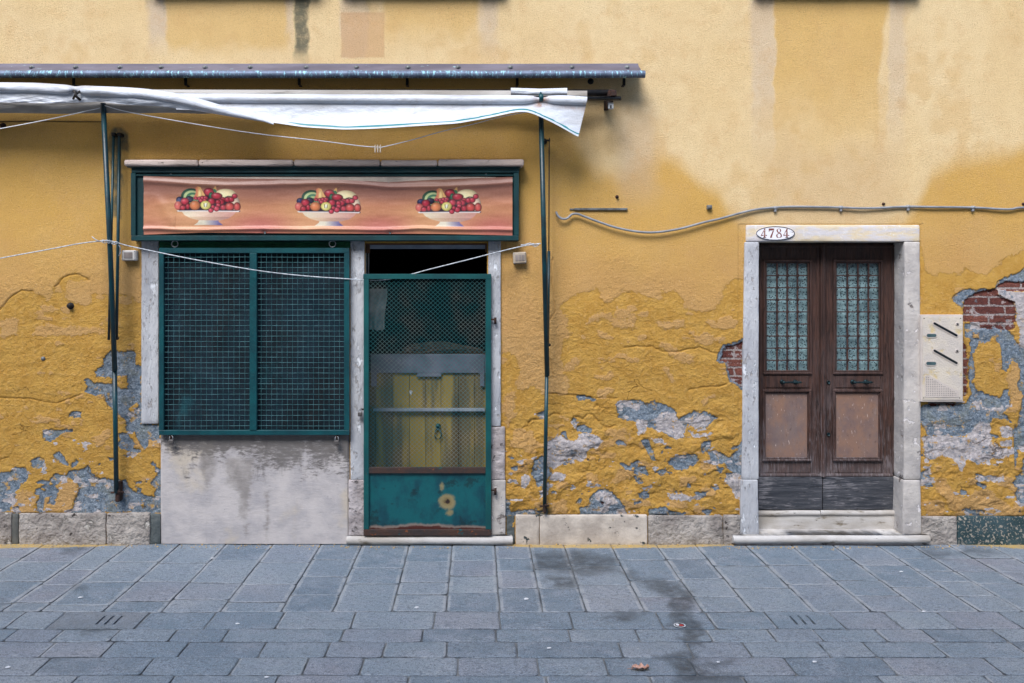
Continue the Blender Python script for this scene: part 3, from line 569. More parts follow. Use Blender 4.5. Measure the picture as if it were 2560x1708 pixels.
top=lerp(top,STR+0*top,np.clip(st,0,1)); 
pk=sstep(851,854,px+n3*2)*sstep(963,960,px+n3*2)*sstep(146,143,py+n3*2)*sstep(28,34,py); top=lerp(top,C3(202,156,112)+0*top,pk*.6)
top=lerp(top,C3(196,178,160)+0*top,bandm(1545,1640,25)*sstep(200,330,py)*sstep(560,430,py)*.4)
dirt=sstep(1320,1480,px+n1*60)*sstep(1640,1520,px+n1*60)*sstep(220,260,py)*sstep(600,380,py+n1*60)*.10  # shade to the right of the awning, painted into the wall colour
dirt=np.maximum(dirt,(bandm(366,416,6)+bandm(880,930,8)+bandm(1205,1262,8)+bandm(1884,1934,5)+bandm(2232,2300,8))*sstep(34,-6,py+n3*10)*.35)  # shade and dirt under the upper sill ends, put into the colour
dirt=np.maximum(dirt,bandm(730,830,14)*sstep(28,-4,py)*.3)  # more painted sill shade, at the inner end of the left sill
dirt=np.maximum(dirt,bandm(262,345,12)*sstep(1300,760,py)*sstep(560,600,py)*.22)  # shadow of the left awning pole, painted on the wall
dirt=np.maximum(dirt,sstep(14,2,np.abs(py-1292+n3*6))*sstep(2,30,py-1270)*.35)  # darker line along the top of the plinth
dirt=np.maximum(dirt,sstep(392,404,py+n3*3)*sstep(430,420,py)*bandm(300,1312,6)*.4)  # darker strip along the sign cornice
dirt=np.maximum(dirt,bandm(1235,1300,10)*sstep(660,690,py)*sstep(760,690,py)*.25)  # darker patch right of the shop door jamb
alg=bandm(736,772,4)*sstep(172,110,py+n2*30)*.9
alg=np.maximum(alg,sstep(4,-8,sdf_poly(px+n3*8,py+n3*8,rA([(745,1060),(737,950),(770,880),(830,866),(880,915),(898,1000),(885,1050),(845,1035),(835,1500),(765,1500)])))*.95)
alg=np.maximum(alg,sstep(6,-8,sdf_poly(px+n3*10,py+n3*10,[(1352,1262),(1378,1262),(1385,1290),(1345,1290)]))*.6)
# relief
g=sstep(1.2,-1.2,grey+n3*1.5); b_=sstep(1.2,-1.2,brk); tn=sstep(1,-1,tan)
lump=fbm(px/75,py/48,5,31); led=fbm(px/62,py/40,4,33); led2=fbm(px/30,py/20,3,34)
vl=sstep(980,1100,py+n1*60)*sstep(1210,1260,px)
H=low*(lump*.006+fbm(px/20,py/12,3,32)*.0022)+vl*(sstep(-.05,.02,led)*.006+sstep(.25,.31,led)*.006+led2*.005+lump*.008)
H=H+(1-low)*fbm(px/200,py/200,3,35)*.003
H=H+tn*(.0018*low)-g*.006-b_*.013
for (r0,pts) in ((3,rK([(370,480),(380,440),(430,415),(530,410)])),(3,rK([(600,385),(660,345),(720,345),(760,390),(765,440)])),(3,rK([(885,420),(900,375),(950,370),(1000,405),(1050,350),(1100,345),(1150,400),(1210,460),(1300,510),(1380,480)])),(3.4,rK([(1130,270),(1160,245),(1220,280),(1190,300)])),(2.5,rL([(0,100),(120,85),(240,90),(320,135),(480,130),(640,95),(740,140),(800,150)])),(2.5,rL([(550,460),(640,440),(780,430),(880,410)])),(2.2,rK([(560,110),(860,130),(1100,160),(1400,160)])),(2.2,rG([(0,75),(60,60)])),(2.2,rD([(0,1190),(200,1195),(380,1225),(560,1165)])),(2.2,rD([(380,430),(430,365),(480,345),(540,345),(610,385)])),(2,rD([(0,585),(60,510),(150,455),(230,462)])),(2,rE([(1455,230),(1450,400),(1465,600),(1420,680),(1425,900),(1465,1050)]))):
    dd=np.full(px.shape,99.0); m=(px>min(p[0] for p in pts)-20)&(px<max(p[0] for p in pts)+20)&(py>min(p[1] for p in pts)-20)&(py<max(p[1] for p in pts)+20)
    a=wx[m]*.5+px[m]*.5; c=wy[m]*.5+py[m]*.5; q=np.full(a.shape,1e9)
    for (x0,y0),(x1,y1) in zip(pts[:-1],pts[1:]):
        ex,ey=x1-x0,y1-y0; t_=np.clip(((a-x0)*ex+(c-y0)*ey)/(ex*ex+ey*ey),0,1); q=np.minimum(q,(a-x0-t_*ex)**2+(c-y0-t_*ey)**2)
    dd[m]=np.sqrt(q); H=H-sstep(r0*1.3,0,dd)*.008
H[(WZ>3.9)|(np.abs(WX)>3.9)]*=.3
for (a,b,c,d) in ((353,398,598,1064),(872,915,598,1362),(1218,1266,598,1362),(1846,1902,560,1362),(2256,2307,560,1362),(1862,2304,560,606),(398,876,1076,1362),(-600,404,1281,1364),(1286,1856,1286,1364),(2300,3200,1290,1364),(326,1298,400,604)):
    m=(px>a)&(px<b)&(py>c)&(py<d); H[m]=np.minimum(H[m],-.004)
Pts=np.stack([WX,-H,WZ],-1)
cx=(px[:-1,:-1]+px[1:,1:])/2; cy=(py[:-1,:-1]+py[1:,1:])/2
keep=np.ones(cx.shape,bool)
for (a,b,c,d) in ((404,866,628,1080),(914,1218,608,1352),(1893,2266,603,1352)): keep&=~((cx>a)&(cx<b)&(cy>c)&(cy<d))
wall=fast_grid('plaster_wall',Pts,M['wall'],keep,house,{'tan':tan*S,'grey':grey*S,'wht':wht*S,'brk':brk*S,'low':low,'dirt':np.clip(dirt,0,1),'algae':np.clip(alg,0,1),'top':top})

def H_at(x,y): return 0
def XZ(a,b,y=0.0):
    q=P(a,b,y); return q[0],q[2]
def pbox(mb,x0,x1,y0,y1,f,b,r=.002,ref=None):
    """box given by its outline on the photo (x0..x1, top y0..bottom y1) at depth f (front) and b (back)"""
    ref=f if ref is None else ref
    X0,Z1=XZ(x0,y0,ref); X1,Z0=XZ(x1,y1,ref); return mb.box(X0,X1,f,b,Z0,Z1,r)
def pstone(x0,x1,y0,y1,f,b,**k):
    X0,Z1=XZ(x0,y0,f); X1,Z0=XZ(x1,y1,f); return stone(X0,X1,f,b,Z0,Z1,**k)
# ---------------- plinth stones
pl=[(-420,-120,1283,1362,'plinth_a'),(-118,28,1283,1362,'plinth_a'),(47,264,1284,1361,'plinth_a'),(266,374,1284,1361,'plinth_a'),
    (1289,1349,1288,1361,'plinth_b'),(1350,1619,1288,1361,'plinth_b'),(1621,1808,1290,1361,'plinth_a'),(1810,1851,1289,1361,'plinth_a'),(2304,2393,1292,1361,'plinth_a'),(2395,2760,1292,1362,'dark_paint_stone'),(2762,3100,1292,1362,'plinth_a')]
for i,(a,b,c,d,m) in enumerate(pl):
    big=m=='plinth_a'
    pstone(a,b,c,d+4,-.016-.004*(i%2),.04,r=.008,res=.018,amp=.005 if big else .0022,seed=40+i,sc_=9,front_amp=1.6 if big else 1).build('plinth_stone',M[m],house,label={'dark_paint_stone':'plinth stone with flaking dark blue green paint'}.get(m))
for i,(a,b,m) in enumerate(((29,46,'mortar_grey'),(375,401,'mortar_dark'))):
    pstone(a,b,1285,1362,-.010,.04,r=.004,res=.02,amp=.002,seed=60+i).build('mortar_joint',M[m],house)
# small rubble bit between the shop jamb and the first right plinth stone
pstone(1266,1287,1290,1362,-.002,.04,r=.008,res=.01,amp=.006,seed=66).build('plinth_rubble',M['mortar_dark'],house)
# ---------------- shop jambs, threshold, render panel
mb=pstone(353,396,600,1060,-.012,.10,r=.005,res=.025,amp=.0018,seed=70); mb.build('window_jamb',M['stone_painted'],house)
mb=pstone(876,911,602,1200,-.014,.26,r=.005,res=.03,amp=.0018,seed=71); pstone(871,911,1200.5,1342,-.018,.26,r=.006,res=.02,amp=.003,seed=72).build('jamb_base',M['stone_rough'],house)
mb.build('door_jamb',M['stone_painted'],house)
mb=pstone(1221,1252,602,1066,-.014,.26,r=.005,res=.03,amp=.0018,seed=73); mb.build('door_jamb',M['stone_painted'],house)
pstone(1225,1263,1067,1200,-.012,.26,r=.008,res=.016,amp=.005,seed=74,sc_=10).build('jamb_base',M['stone_rough'],house)
pstone(1228,1264,1201,1338,-.016,.26,r=.006,res=.02,amp=.003,seed=75).build('jamb_base',M['stone'],house)
# threshold with a rounded nose
def nose(x0,x1,ztop,zbot,yf,yb,name,mat,seed,parent,n=90,cap_r=.02):
    prof=[]; h=ztop-zbot; r=h/2
    prof.append((yb,ztop)); prof.append((yf+r*.9,ztop))
    for k in range(9):
        a=math.pi/2-k*math.pi/8; prof.append((yf+r-r*math.cos(a)*1.0, zbot+r+r*math.sin(a)))
    prof.append((yf+r*1.1,zbot)); prof.append((yb,zbot))
    pr=np.array(prof); X=np.concatenate([[x0],np.linspace(x0+.004,x1-.004,n),[x1]]); G=np.zeros((len(pr),len(X),3))
    sc2=np.ones(len(X)); sc2[0]=sc2[-1]=.9
    for i in range(len(pr)):
        G[i,:,0]=X; G[i,:,1]=pr[i,0]; G[i,:,2]=(pr[i,1]-(zbot+r))*sc2+zbot+r
    p=G.reshape(-1,3); G[...,2]+=(fbm3(p,5,3,seed)*.004).reshape(G.shape[:2]); G[...,1]+=(fbm3(p,8,3,seed+2)*.003).reshape(G.shape[:2])
    m_=MB(); m_.grid(G); k=len(pr); 
    for e in (0,len(X)-1):
        m_.add(G[:,e,:],[tuple(range(k))])
    return m_.build(name,mat,parent)
X0,Z=XZ(866,1339,-.05); X1,_=XZ(1282,1339,-.05)
nose(X0,X1,.062,.004,-.055,.20,'threshold',M['stone_step'],5,house)
# white rendered panel under the window
u=np.linspace(P(402,0)[0],P(874,0)[0],240); z=np.linspace(P(0,1358)[2],P(0,1075)[2],150); U,Z=np.meshgrid(u,z); ppx=U/S+1280; ppy=GY-Z/S
hh=.016+fbm(ppx/90,ppy/90,4,50)*.004; hh=np.where((ppx<405)|(ppx>871),.0,hh)
stn=union(ppx+fbm(ppx/18,ppy/30,3,7)*6,ppy,[rG([(1335,-60),(1445,-60),(1440,150),(1420,220),(1390,285),(1362,220),(1345,150)]),rG([(1500,60),(1700,60),(1690,200),(1680,300),(1655,470),(1605,470),(1590,300),(1510,230)]),rG([(1765,290),(1795,280),(1800,470),(1790,610),(1770,610)]),rG([(1635,510),(1665,505),(1662,595),(1640,600)])])
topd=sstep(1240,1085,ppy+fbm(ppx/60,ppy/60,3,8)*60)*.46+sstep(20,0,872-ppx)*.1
fast_grid('rendered_panel',np.stack([U,-hh,Z],-1),M['render'],None,house,{'stain':stn*S,'topd':topd})
# ---------------- interior of the shop and of the hall behind the house door
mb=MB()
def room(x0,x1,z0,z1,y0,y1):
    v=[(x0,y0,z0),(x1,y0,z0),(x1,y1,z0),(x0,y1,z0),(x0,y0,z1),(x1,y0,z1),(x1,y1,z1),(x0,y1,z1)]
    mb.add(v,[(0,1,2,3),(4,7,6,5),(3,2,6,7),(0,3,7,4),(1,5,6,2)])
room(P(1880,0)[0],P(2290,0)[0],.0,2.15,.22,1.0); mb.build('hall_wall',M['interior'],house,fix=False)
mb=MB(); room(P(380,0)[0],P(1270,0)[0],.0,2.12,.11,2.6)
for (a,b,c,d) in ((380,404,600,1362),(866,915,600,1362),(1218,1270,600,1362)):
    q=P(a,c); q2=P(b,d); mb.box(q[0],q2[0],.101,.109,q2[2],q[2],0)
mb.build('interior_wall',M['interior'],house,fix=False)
# ---------------- house door surround
pstone(1866,2300,563,604,-.012,.16,r=.006,res=.022,amp=.0022,seed=80).build('lintel',M['lintel'],house)
def jamb(xa0,xa1,xb0,xb1,y0,y1,f,b,seed,mat,amp=.0022):
    """stone post whose outline tapers from (xa0,xa1) at the top to (xb0,xb1) at the foot"""
    X0,Z1=XZ(xa0,y0,f); X1,Z0=XZ(xa1,y1,f); m_=stone(X0,X1,f,b,Z0,Z1,r=.007,res=.022,amp=amp,seed=seed)
    B0=XZ(xb0,0,f)[0]; B1=XZ(xb1,0,f)[0]
    for v in m_.v:
        t_=np.clip((Z1-v[:,2])/(Z1-Z0),0,1); s_=(v[:,0]-X0)/(X1-X0); v[:,0]=(X0+(B0-X0)*t_)+s_*((X1-X0)+((B1-B0)-(X1-X0))*t_)
    return m_
jamb(1862,1898,1855,1897,605,1199,-.012,.16,81,'x').build('door_jamb',M['stone_painted'],house)
jamb(1853,1895,1850,1898,1200,1338,-.016,.16,82,'x').build('jamb_base',M['stone_painted'],house)
jamb(2262,2300,2260,2303,605,1200,-.012,.17,83,'x',.004).build('door_jamb',M['stone'],house)
jamb(2259,2302,2257,2304,1201,1338,-.016,.17,84,'x').build('jamb_base',M['stone'],house)
X0,_=XZ(1834,0,-.06); X1,_=XZ(2326,0,-.06)
nose(X0,X1,.070,.016,-.065,.16,'doorstep',M['stone_step'],6,house,110)
MB().box(X0+.02,X1-.03,-.035,.12,.0,.02,.003).build('doorstep_base',M['stone_rough'],house)
X0,_=XZ(1893,0,.115); X1,_=XZ(2050,0,.115); X2,_=XZ(2238,0,.115)
nose(X0,X1-.003,.197,.160,.098,.30,'upper_step',M['stone_step'],7,house,40); nose(X1+.003,X2,.198,.160,.100,.30,'upper_step',M['stone_step'],8,house,40)
stone(X0,X2,.112,.30,.062,.163,r=.003,res=.03,amp=.0015,seed=9).build('step_riser',M['stone_step'],house)
# house number: whitewashed oval with 4784
q=P(1938,583.5,-.013); ov=[(q[0]+.130*math.cos(a),q[2]+.0465*math.sin(a)) for a in np.linspace(0,2*math.pi,40,endpoint=False)]
plate=MB().prism(ov,-.0185,-.010).build('number_plate',M['oval'],house)
m_=MB(); pts=[(q[0]+.128*math.cos(a),-.0190,q[2]+.0448*math.sin(a)) for a in np.linspace(0,2*math.pi,49)]
m_.tube(pts,.0022,6,cap=False); m_.build('oval_line',M['oval_line'],plate)
dig={'4':[[(.62,0),(.62,1),(.52,1),(.02,.30),(.02,.22),(.38,.22),(.38,.30),(.12,.30),(.42,.74),(.42,0)],[(.66,.22),(.86,.22),(.86,.30),(.66,.30)],[(.30,-.0),(.74,-.0),(.74,.07),(.30,.07)]],
 '7':[[(.06,1),(.84,1),(.84,.88),(.50,.10),(.50,0),(.26,0),(.26,.10),(.66,.80),(.20,.80),(.12,.64),(.06,.64)]],
 '8':[[(.45,1.0),(.68,.95),(.76,.80),(.70,.64),(.52,.54),(.52,.60),(.58,.70),(.60,.82),(.56,.92),(.45,.95)],[(.40,1.0),(.18,.95),(.10,.80),(.16,.64),(.40,.50),(.66,.36),(.70,.18),(.58,.05),(.45,.04),(.45,0),(.70,.02),(.86,.14),(.86,.32),(.74,.46),(.44,.60),(.30,.70),(.28,.84),(.34,.93),(.40,.95)],[(.38,.50),(.14,.38),(.04,.22),(.10,.08),(.24,.01),(.40,0),(.40,.04),(.28,.08),(.24,.22),(.28,.36),(.44,.46)]]}
for i,ch in enumerate('4784'):
    m_=MB()
    for pl_ in dig[ch]:
        m_.prism([(q[0]-.098+i*.050+a*.047, q[2]-.030+b*.062) for a,b in pl_],-.0196,-.0185-.0002)
    m_.build('digit',M['digit'],plate)
# upper window sills just above the picture
for (a,b) in ((372,790),(846,1262),(1884,2300)):
    X0,Z=XZ(a,-26,-.06); X1,_=XZ(b,0,-.06); stone(X0,X1,-.085,.02,Z,Z+.10,r=.01,res=.03,amp=.004,seed=int(a)).build('window_sill',M['sill'],house)
# ================================================================ house door leaves (parts of the house)
DY=.140
def leaf(x0,x1,g0,g1,p0,p1,side):
    """x0,x1 leaf edges; g0,g1 outer edges of the glazing moulding; p0,p1 of the lower one (photo x)"""
    m=MB()
    pbox(m,x0,g0+3,612,1193,DY,DY+.045,.002,DY); pbox(m,g1-3,x1,612,1193,DY,DY+.045,.002,DY)
    pbox(m,g0,g1,612,654,DY+.0015,DY+.045,.002,DY); pbox(m,g0,g1,932,980,DY+.0015,DY+.045,.002,DY); pbox(m,g0,g1,1148,1183,DY+.0055,DY+.045,.002,DY)
    body=m.build('door_leaf',M['door_wood'],house)
    def frame(a,b,c,d,w,f,bk,r=.0035):
        k=MB(); pbox(k,a,b,c,c+w,f,bk,r,DY); pbox(k,a,b,d-w,d,f,bk,r,DY); pbox(k,a,a+w,c+w*.9,d-w*.9,f+.001,bk,r,DY); pbox(k,b-w,b,c+w*.9,d-w*.9,f+.001,bk,r,DY); return k
    k=frame(g0,g1,649,936,6,DY-.014,DY+.01); k2=frame(g0+5.5,g1-5.5,654.5,930.5,4.5,DY-.004,DY+.012); 
    for v,f in ((k2.v,k2.f),): k.add(np.concatenate(v),f)
    k.build('glazing_moulding',M['door_wood'],body)
    k=frame(p0,p1,974,1153,6,DY-.013,DY+.01); k2=frame(p0+5.5,p1-5.5,979.5,1147.5,4,DY-.003,DY+.012); k.add(np.concatenate(k2.v),k2.f)
    k.build('panel_moulding',M['door_wood'],body)
    m=MB(); pbox(m,g0+7,g1-7,940,969,DY-.004,DY+.01,.002,DY); m.build('middle_rail',M['door_wood'],body)
    m=MB(); pbox(m,p0+8,p1-8,981,1146,DY+.008,DY+.02,.001,DY); m.build('door_panel',M['door_panel'],body)
    # raised outer border strips
    m=MB(); pbox(m,x0+.5,x1-.5,1184,1191.5,DY-.010,DY+.02,.004,DY)
    if side>0: pbox(m,x1-8,x1-.5,620,1184,DY-.008,DY+.02,.004,DY)
    else: pbox(m,x1-15,x1-8,618,1184,DY-.006,DY+.02,.004,DY)
    pbox(m,x0+1,x1-1,613,619,DY-.008,DY+.02,.003,DY)
    m.build('border_moulding',M['door_wood'],body)
    X0,Z1=XZ(x0-2,1193,DY-.012); X1,Z0=XZ(x1,1275,DY-.012)
    G=MB().box(X0,X1,DY-.012,DY+.04,Z0,Z1,.003).build('kick_board',M['door_kick'],body)
    # glass, lace and wrought grille
    m=MB(); pbox(m,g0+9,g1-9,657,928,DY+.016,DY+.020,0,DY); m.build('glass_pane',M['glass'],body)
    X0,Z1=XZ(g0+7,655,DY+.03); X1,Z0=XZ(g1-7,930,DY+.03); u=np.linspace(X0,X1,90); z=np.linspace(Z0,Z1,60); U,Z=np.meshgrid(u,z)
    fold=np.sin((U-X0)*150+fbm(U*6,Z*2,2,3)*2)*.004*(.6+.3*fbm(U*9,Z*1.5,2,4))
    m=MB(); m.grid(np.stack([U,DY+.030+fold,Z],-1)); m.build('lace_curtain',M['lace'],body)
    g=MB(); gy=DY+.004; a0,a1=g0+10,g1-10; nx=4; ny=9
    for i in range(1,nx):
        x=XZ(a0+(a1-a0)*i/nx,0,gy)[0]; z0=XZ(0,928,gy)[1]; z1=XZ(0,656,gy)[1]; g.box(x-.0055,x+.0055,gy-.004,gy+.004,z0,z1,.001)
    for j in range(1,ny):
        z=XZ(0,656+(928-656)*j/ny+3,gy)[1]; g.box(XZ(g0+8,0,gy)[0],XZ(g1-8,0,gy)[0],gy-.007,gy-.001,z-.004,z+.004,.001)
    m=g
    for i in range(1,nx):
        for j in range(1,ny):
            x=XZ(a0+(a1-a0)*i/nx,0,gy)[0]; z=XZ(0,656+(928-656)*j/ny+3,gy)[1]
            for dx,dz in ((0,0),(.0062,.0062),(-.0062,.0062),(.0062,-.0062),(-.0062,-.0062)):
                m.lathe((x+dx,gy-.007,z+dz),[(.0001,-.0045),(.0032,-.003),(.0042,0)],'y',7)
    # part of the grille itself
    m.build('iron_grille',M['rosette'],body)
    # handle
    hx=(g0+g1)/2+3; q0=P(hx-16,955,DY-.004); q1=P(hx+17,955,DY-.004); m=MB()
    for q in (q0,q1): m.lathe((q[0],DY-.002,q[2]),[(.0165,.0),(.0165,-.004),(.012,-.008),(.007,-.012),(.007,-.034),(.010,-.038),(.010,-.046),(.004,-.050)],'y',16)
    xx=np.linspace(q0[0]-.012,q1[0]+.032,15); rr=.0055+.0025*np.sin(np.linspace(0,5*math.pi,15))**2; rr[-1]=.003
    m.tube([(x,DY-.046,q0[2]+.001) for x in xx],rr,10); m.build('handle',M['handle'],body)
    return body
M['rosette']=std('rosette_iron',srgb(88,64,58),srgb(58,44,44),40,rough=.6,metal=.3,bump=(90,.001,2))
M['handle']=std('green_bronze',srgb(40,62,66),srgb(28,42,46),40,rough=.35,metal=.6,bump=(90,.0006,2))
L1=leaf(1898,2056,1907,2029,1905,2028,-1)
L2=leaf(2060,2236,2082,2207,2081,2206,1)
m=MB(); pbox(m,2050,2064,612,1192,DY-.018,DY+.01,.005,DY); pbox(m,2053.5,2060.5,612,1192,DY-.024,DY-.015,.003,DY); m.build('meeting_stile',M['door_wood'],L1)
for yy in (956,1086):
    q=P(2071,yy,DY-.003); m=MB(); m.lathe((q[0],DY+.001,q[2]),[(.0125,0),(.0125,-.008),(.009,-.011),(.0085,-.009),(.0001,-.007)],'y',18); m.build('lock_ring',M['handle'],L2)
# dark frame of the door head inside the recess
m=MB(); X0,Z1=XZ(1893,604,DY+.005); X1,Z0=XZ(2260,613,DY+.005); m.box(X0,X1,DY+.01,DY+.06,Z0,Z1+.02,.002); m.build('door_head',M['door_wood'],house)
m=MB(); X0,_=XZ(2233,604,DY); X1,_=XZ(2262,604,DY); m.box(X0,X1,DY+.012,DY+.08,.19,1.98,.001); m.build('door_frame',M['door_wood'],house)

# ================================================================ shop front
m=MB(); m.box(XZ(1890,0,0)[0],XZ(1900,0,DY)[0],DY+.008,DY+.08,.19,2.03,.002); m.build('door_frame',M['door_wood'],house)
# green boards and pale strip above window and door (behind the grille)
m=MB(); pbox(m,398,876,597,622,-.006,.04,.003); pbox(m,410,860,604,612,-.014,-.004,.002); m.build('window_head_board',M['green_wood'],house)
m=MB(); pbox(m,908,1224,601,612,.02,.10,.002); m.build('door_head_board',M['brown_wood'],house)
m=MB(); pbox(m,924,1214,612,622,.05,.09,.002); m.build('shutter_rail',M['white_strip'],house)
m=MB(); pbox(m,914,924,612,633,.03,.07,.002); m.build('rail_end',M['brown_wood'],house); m=MB(); pbox(m,1213,1221,612,630,.03,.07,.002); m.build('rail_end',M['brown_wood'],house)

# ---------------------------------------------------------------- wire grille over the shop window
gx0,gx1,gy0,gy1=397,873,620,1088; F=-.062
q=P(635,1088,F)
gr=empty('window_grille',(q[0],F,q[2]),'green framed wire mesh grille padlocked over the shop window','window grille')
m=MB()
pbox(m,gx0,gx1,gy0,gy0+13,F,F+.03,.002); pbox(m,gx0,gx1,gy1-12,gy1,F,F+.03,.002)
pbox(m,gx0,gx0+12,gy0+13,gy1-12,F+.001,F+.03,.002,F); pbox(m,gx1-13,gx1,gy0+13,gy1-12,F+.001,F+.03,.002,F)
m.build('frame',M['teal'],gr)
m=MB(); pbox(m,624,642,gy0+13,gy1-12,F-.004,F+.026,.003,F); m.build('mullion',M['teal'],gr)
def grid_wires(a,b,c,d,y):
    m=MB(); X0,Z1=XZ(a,c,y); X1,Z0=XZ(b,d,y); nx=round((b-a)/13.4); nz=round((d-c)/13.25); st=(Z1-Z0)/nz; sx=(X1-X0)/nx
    for i in range(1,nx+0):
        zz=np.linspace(Z0,Z1,nz*4+1); x=X0+sx*i
        off=.0022*np.cos((zz-Z0)/st*math.pi)*(1 if i%2 else -1)
        m.tube(np.stack([x+0*zz+.0006*np.sin(zz*9+i),y+off,zz],-1),.00135,4,cap=False)
    for j in range(1,nz+0):
        xx=np.linspace(X0,X1,nx*2+1); z=Z0+st*j
        off=.0012*np.cos((xx-X0)/sx*math.pi)*(1 if j%2 else -1)
        m.tube(np.stack([xx,y+off-.0008,z+.0010*np.sin(xx*7+j)+0*xx],-1),.00135,4,cap=False)
    return m
grid_wires(407,626,630,1078,F+.014).build('wire_mesh',M['wire'],gr); grid_wires(640,862,630,1078,F+.014).build('wire_mesh',M['wire'],gr)
# crumpled dark net cloth hung behind the grille
u=np.linspace(P(404,0)[0],P(868,0)[0],170); z=np.linspace(P(0,1082)[2],P(0,628)[2],170); U,Z=np.meshgrid(u,z)
fy=fbm(U*2.4+Z*.9,Z*1.1-U*.5,4,61)*.016+fbm(U*6+Z*4,Z*2.2-U*2,4,62)*.007+.004*np.sin(U*30+fbm(U*3,Z*2,2,63)*4)
fy-=.012*np.abs(fbm(U*1.7+Z*2.2,Z*1.2-U,3,66))
fy=np.clip(.0+fy*1.15,-.022,.05)
fy-=.010*np.clip(fbm(U*11,Z*26,3,64),0,1)*sstep(1.80,1.95,Z)
m=MB(); m.grid(np.stack([U,fy,Z],-1)); q=P(635,1082)
m.build('net_cloth',M['tarp'],None,(q[0],0,q[2]),'dark blue green net cloth hung in folds behind the window grille','cloth')
def ring(px_,py_,y):
    q=P(px_,py_,y); e=MB(); e.torus(q,.0215,.0032,'y',28,7); e.tube([(q[0],y,q[2]+.020),(q[0],y+.004,q[2]+.034),(q[0],y+.04,q[2]+.036)],.004,7)
    return e
ring(437,610,-.05).build('iron_ring',M['steel'],None,None,'iron ring hanging over the top left corner of the window grille','ring','rings holding the grille')
ring(831,610,-.05).build('iron_ring',M['steel'],None,None,'iron ring hanging over the top right corner of the window grille','ring','rings holding the grille')
def padlock(cx,cy,y,label,s=1.0):
    q=P(cx,cy,y); r=empty('padlock',(q[0],y,q[2]-.035*s),label,'padlock','padlocks on the shop front')
    MB().box(q[0]-.017*s,q[0]+.017*s,y-.008,y+.008,q[2]-.035*s,q[2]-.004*s,.003).build('lock_body',M['lock'],r)
    m=MB(); pts=[(q[0]-.011*s,y,q[2]-.006*s),(q[0]-.011*s,y,q[2]+.012*s)]+[(q[0]-.011*s*math.cos(a),y,q[2]+(.012+.011*math.sin(a))*s) for a in np.linspace(.3,math.pi-.3,6)]+[(q[0]+.011*s,y,q[2]+.012*s),(q[0]+.011*s,y,q[2]-.006*s)]
    m.tube(pts,.0028*s,7); m.build('shackle',M['steel'],r)
M['lock']=std('padlock_body',srgb(110,106,104),srgb(76,72,72),40,rough=.45,metal=.5,bump=(90,.0006,2))
padlock(428,1098,-.055,'small padlock under the bottom left corner of the window grille'); padlock(842,1100,-.055,'small padlock under the bottom right corner of the window grille')
padlock(900,1030,-.045,'padlock on the white post left of the green door gate',.85)
for (a,b) in ((427,1088),(842,1088)):
    q=P(a,b,-.05); m=MB(); m.box(q[0]-.006,q[0]+.006,-.058,-.02,q[2]-.022,q[2]+.006,.002); m.build('lock_hasp',M['rust'],gr)
# ---------------------------------------------------------------- hinged gate in front of the shop door
Fg=-.052; q=P(1068,1340,Fg)
gate=empty('door_gate',(q[0],Fg,q[2]),'green metal door gate with diamond wire mesh above a solid rusty kick plate','gate')
m=MB(); pbox(m,908,1228,685,698,Fg,Fg+.03,.002); pbox(m,909,922,698,1324,Fg+.001,Fg+.03,.002,Fg); pbox(m,1214,1228,698,1324,Fg+.001,Fg+.03,.002,Fg); m.build('frame',M['gate_frame'] if 'gate_frame' in M else M['teal'],gate)
m=MB(); pbox(m,922,1214,1169.5,1184,Fg+.002,Fg+.03,.002,Fg); m.build('middle_bar',M['rust_frame'],gate)
m=MB(); pbox(m,909,1229,1324.5,1339.5,Fg-.002,Fg+.03,.002,Fg); m.build('bottom_bar',M['rust_frame'],gate)
a0,a1=XZ(921,0,Fg)[0],XZ(1215,0,Fg)[0]; z1=XZ(0,1184,Fg)[1]; z0=XZ(0,1325,Fg)[1]
u=np.linspace(a0,a1,150); z=np.linspace(z0,z1,80); U,Z=np.meshgrid(u,z); c=P(1117,1257,Fg)
yy=Fg+.018+fbm(U*3,Z*4,3,70)*.004+ .004*np.exp(-((U-c[0])**2+(Z-c[2])**2)/.0006)
dd=np.hypot((U-c[0])*.9,(Z-c[2])*1.0); d2=np.hypot(U-P(1104,0,Fg)[0],(Z-P(0,1218,Fg)[2])*.45); d3=np.hypot((U-P(1124,0,Fg)[0])*.8,Z-P(0,1283,Fg)[2])
rs=np.minimum(dd,np.minimum(d2+.036,d3+.034)); 
fast_grid('kick_plate',np.stack([U,yy,Z],-1),M['kick'],None,gate,{'rustspot':rs,'bottom':Z-z0-.012*(1-((U-a0)/(a1-a0)*2-1)**2)})
# diamond mesh
m=MB(); X0,Zt=XZ(921,697,Fg); X1,Zb=XZ(1215,1170,Fg); px_=.0310; pz=.0287; yw=Fg+.016
W=X1-X0; Ht=Zt-Zb; k=pz/px_
for sgn in (1,-1):
    n0=-int(Ht/k/px_)-2; n1=int((W+Ht/k)/px_)+2
    for i in range(n0,n1):
        c0=X0+i*px_+(px_*.5 if sgn<0 else 0)
        if sgn<0: c0=X1-(c0-X0)
        # param along z
        xa=c0; xb=c0+sgn*Ht/k; za,zb=Zb,Zt
        t0,t1=0.0,1.0; dx=xb-xa
        ta=(X0-xa)/dx; tb=(X1-xa)/dx
        lo,hi=min(ta,tb),max(ta,tb); t0=max(t0,lo); t1=min(t1,hi)
        if t1-t0<.01: continue
        L=(t1-t0); n=max(2,int(L*Ht/pz*2)+1); t_=np.linspace(t0,t1,n)
        zz=za+(zb-za)*t_; off=.0016*np.cos((zz-Zb)/pz*2*math.pi)*sgn
        m.tube(np.stack([xa+dx*t_,yw+off,zz],-1),.00100,4,cap=False)
m.build('diamond_mesh',M['wire_teal'],gate)
m=MB()
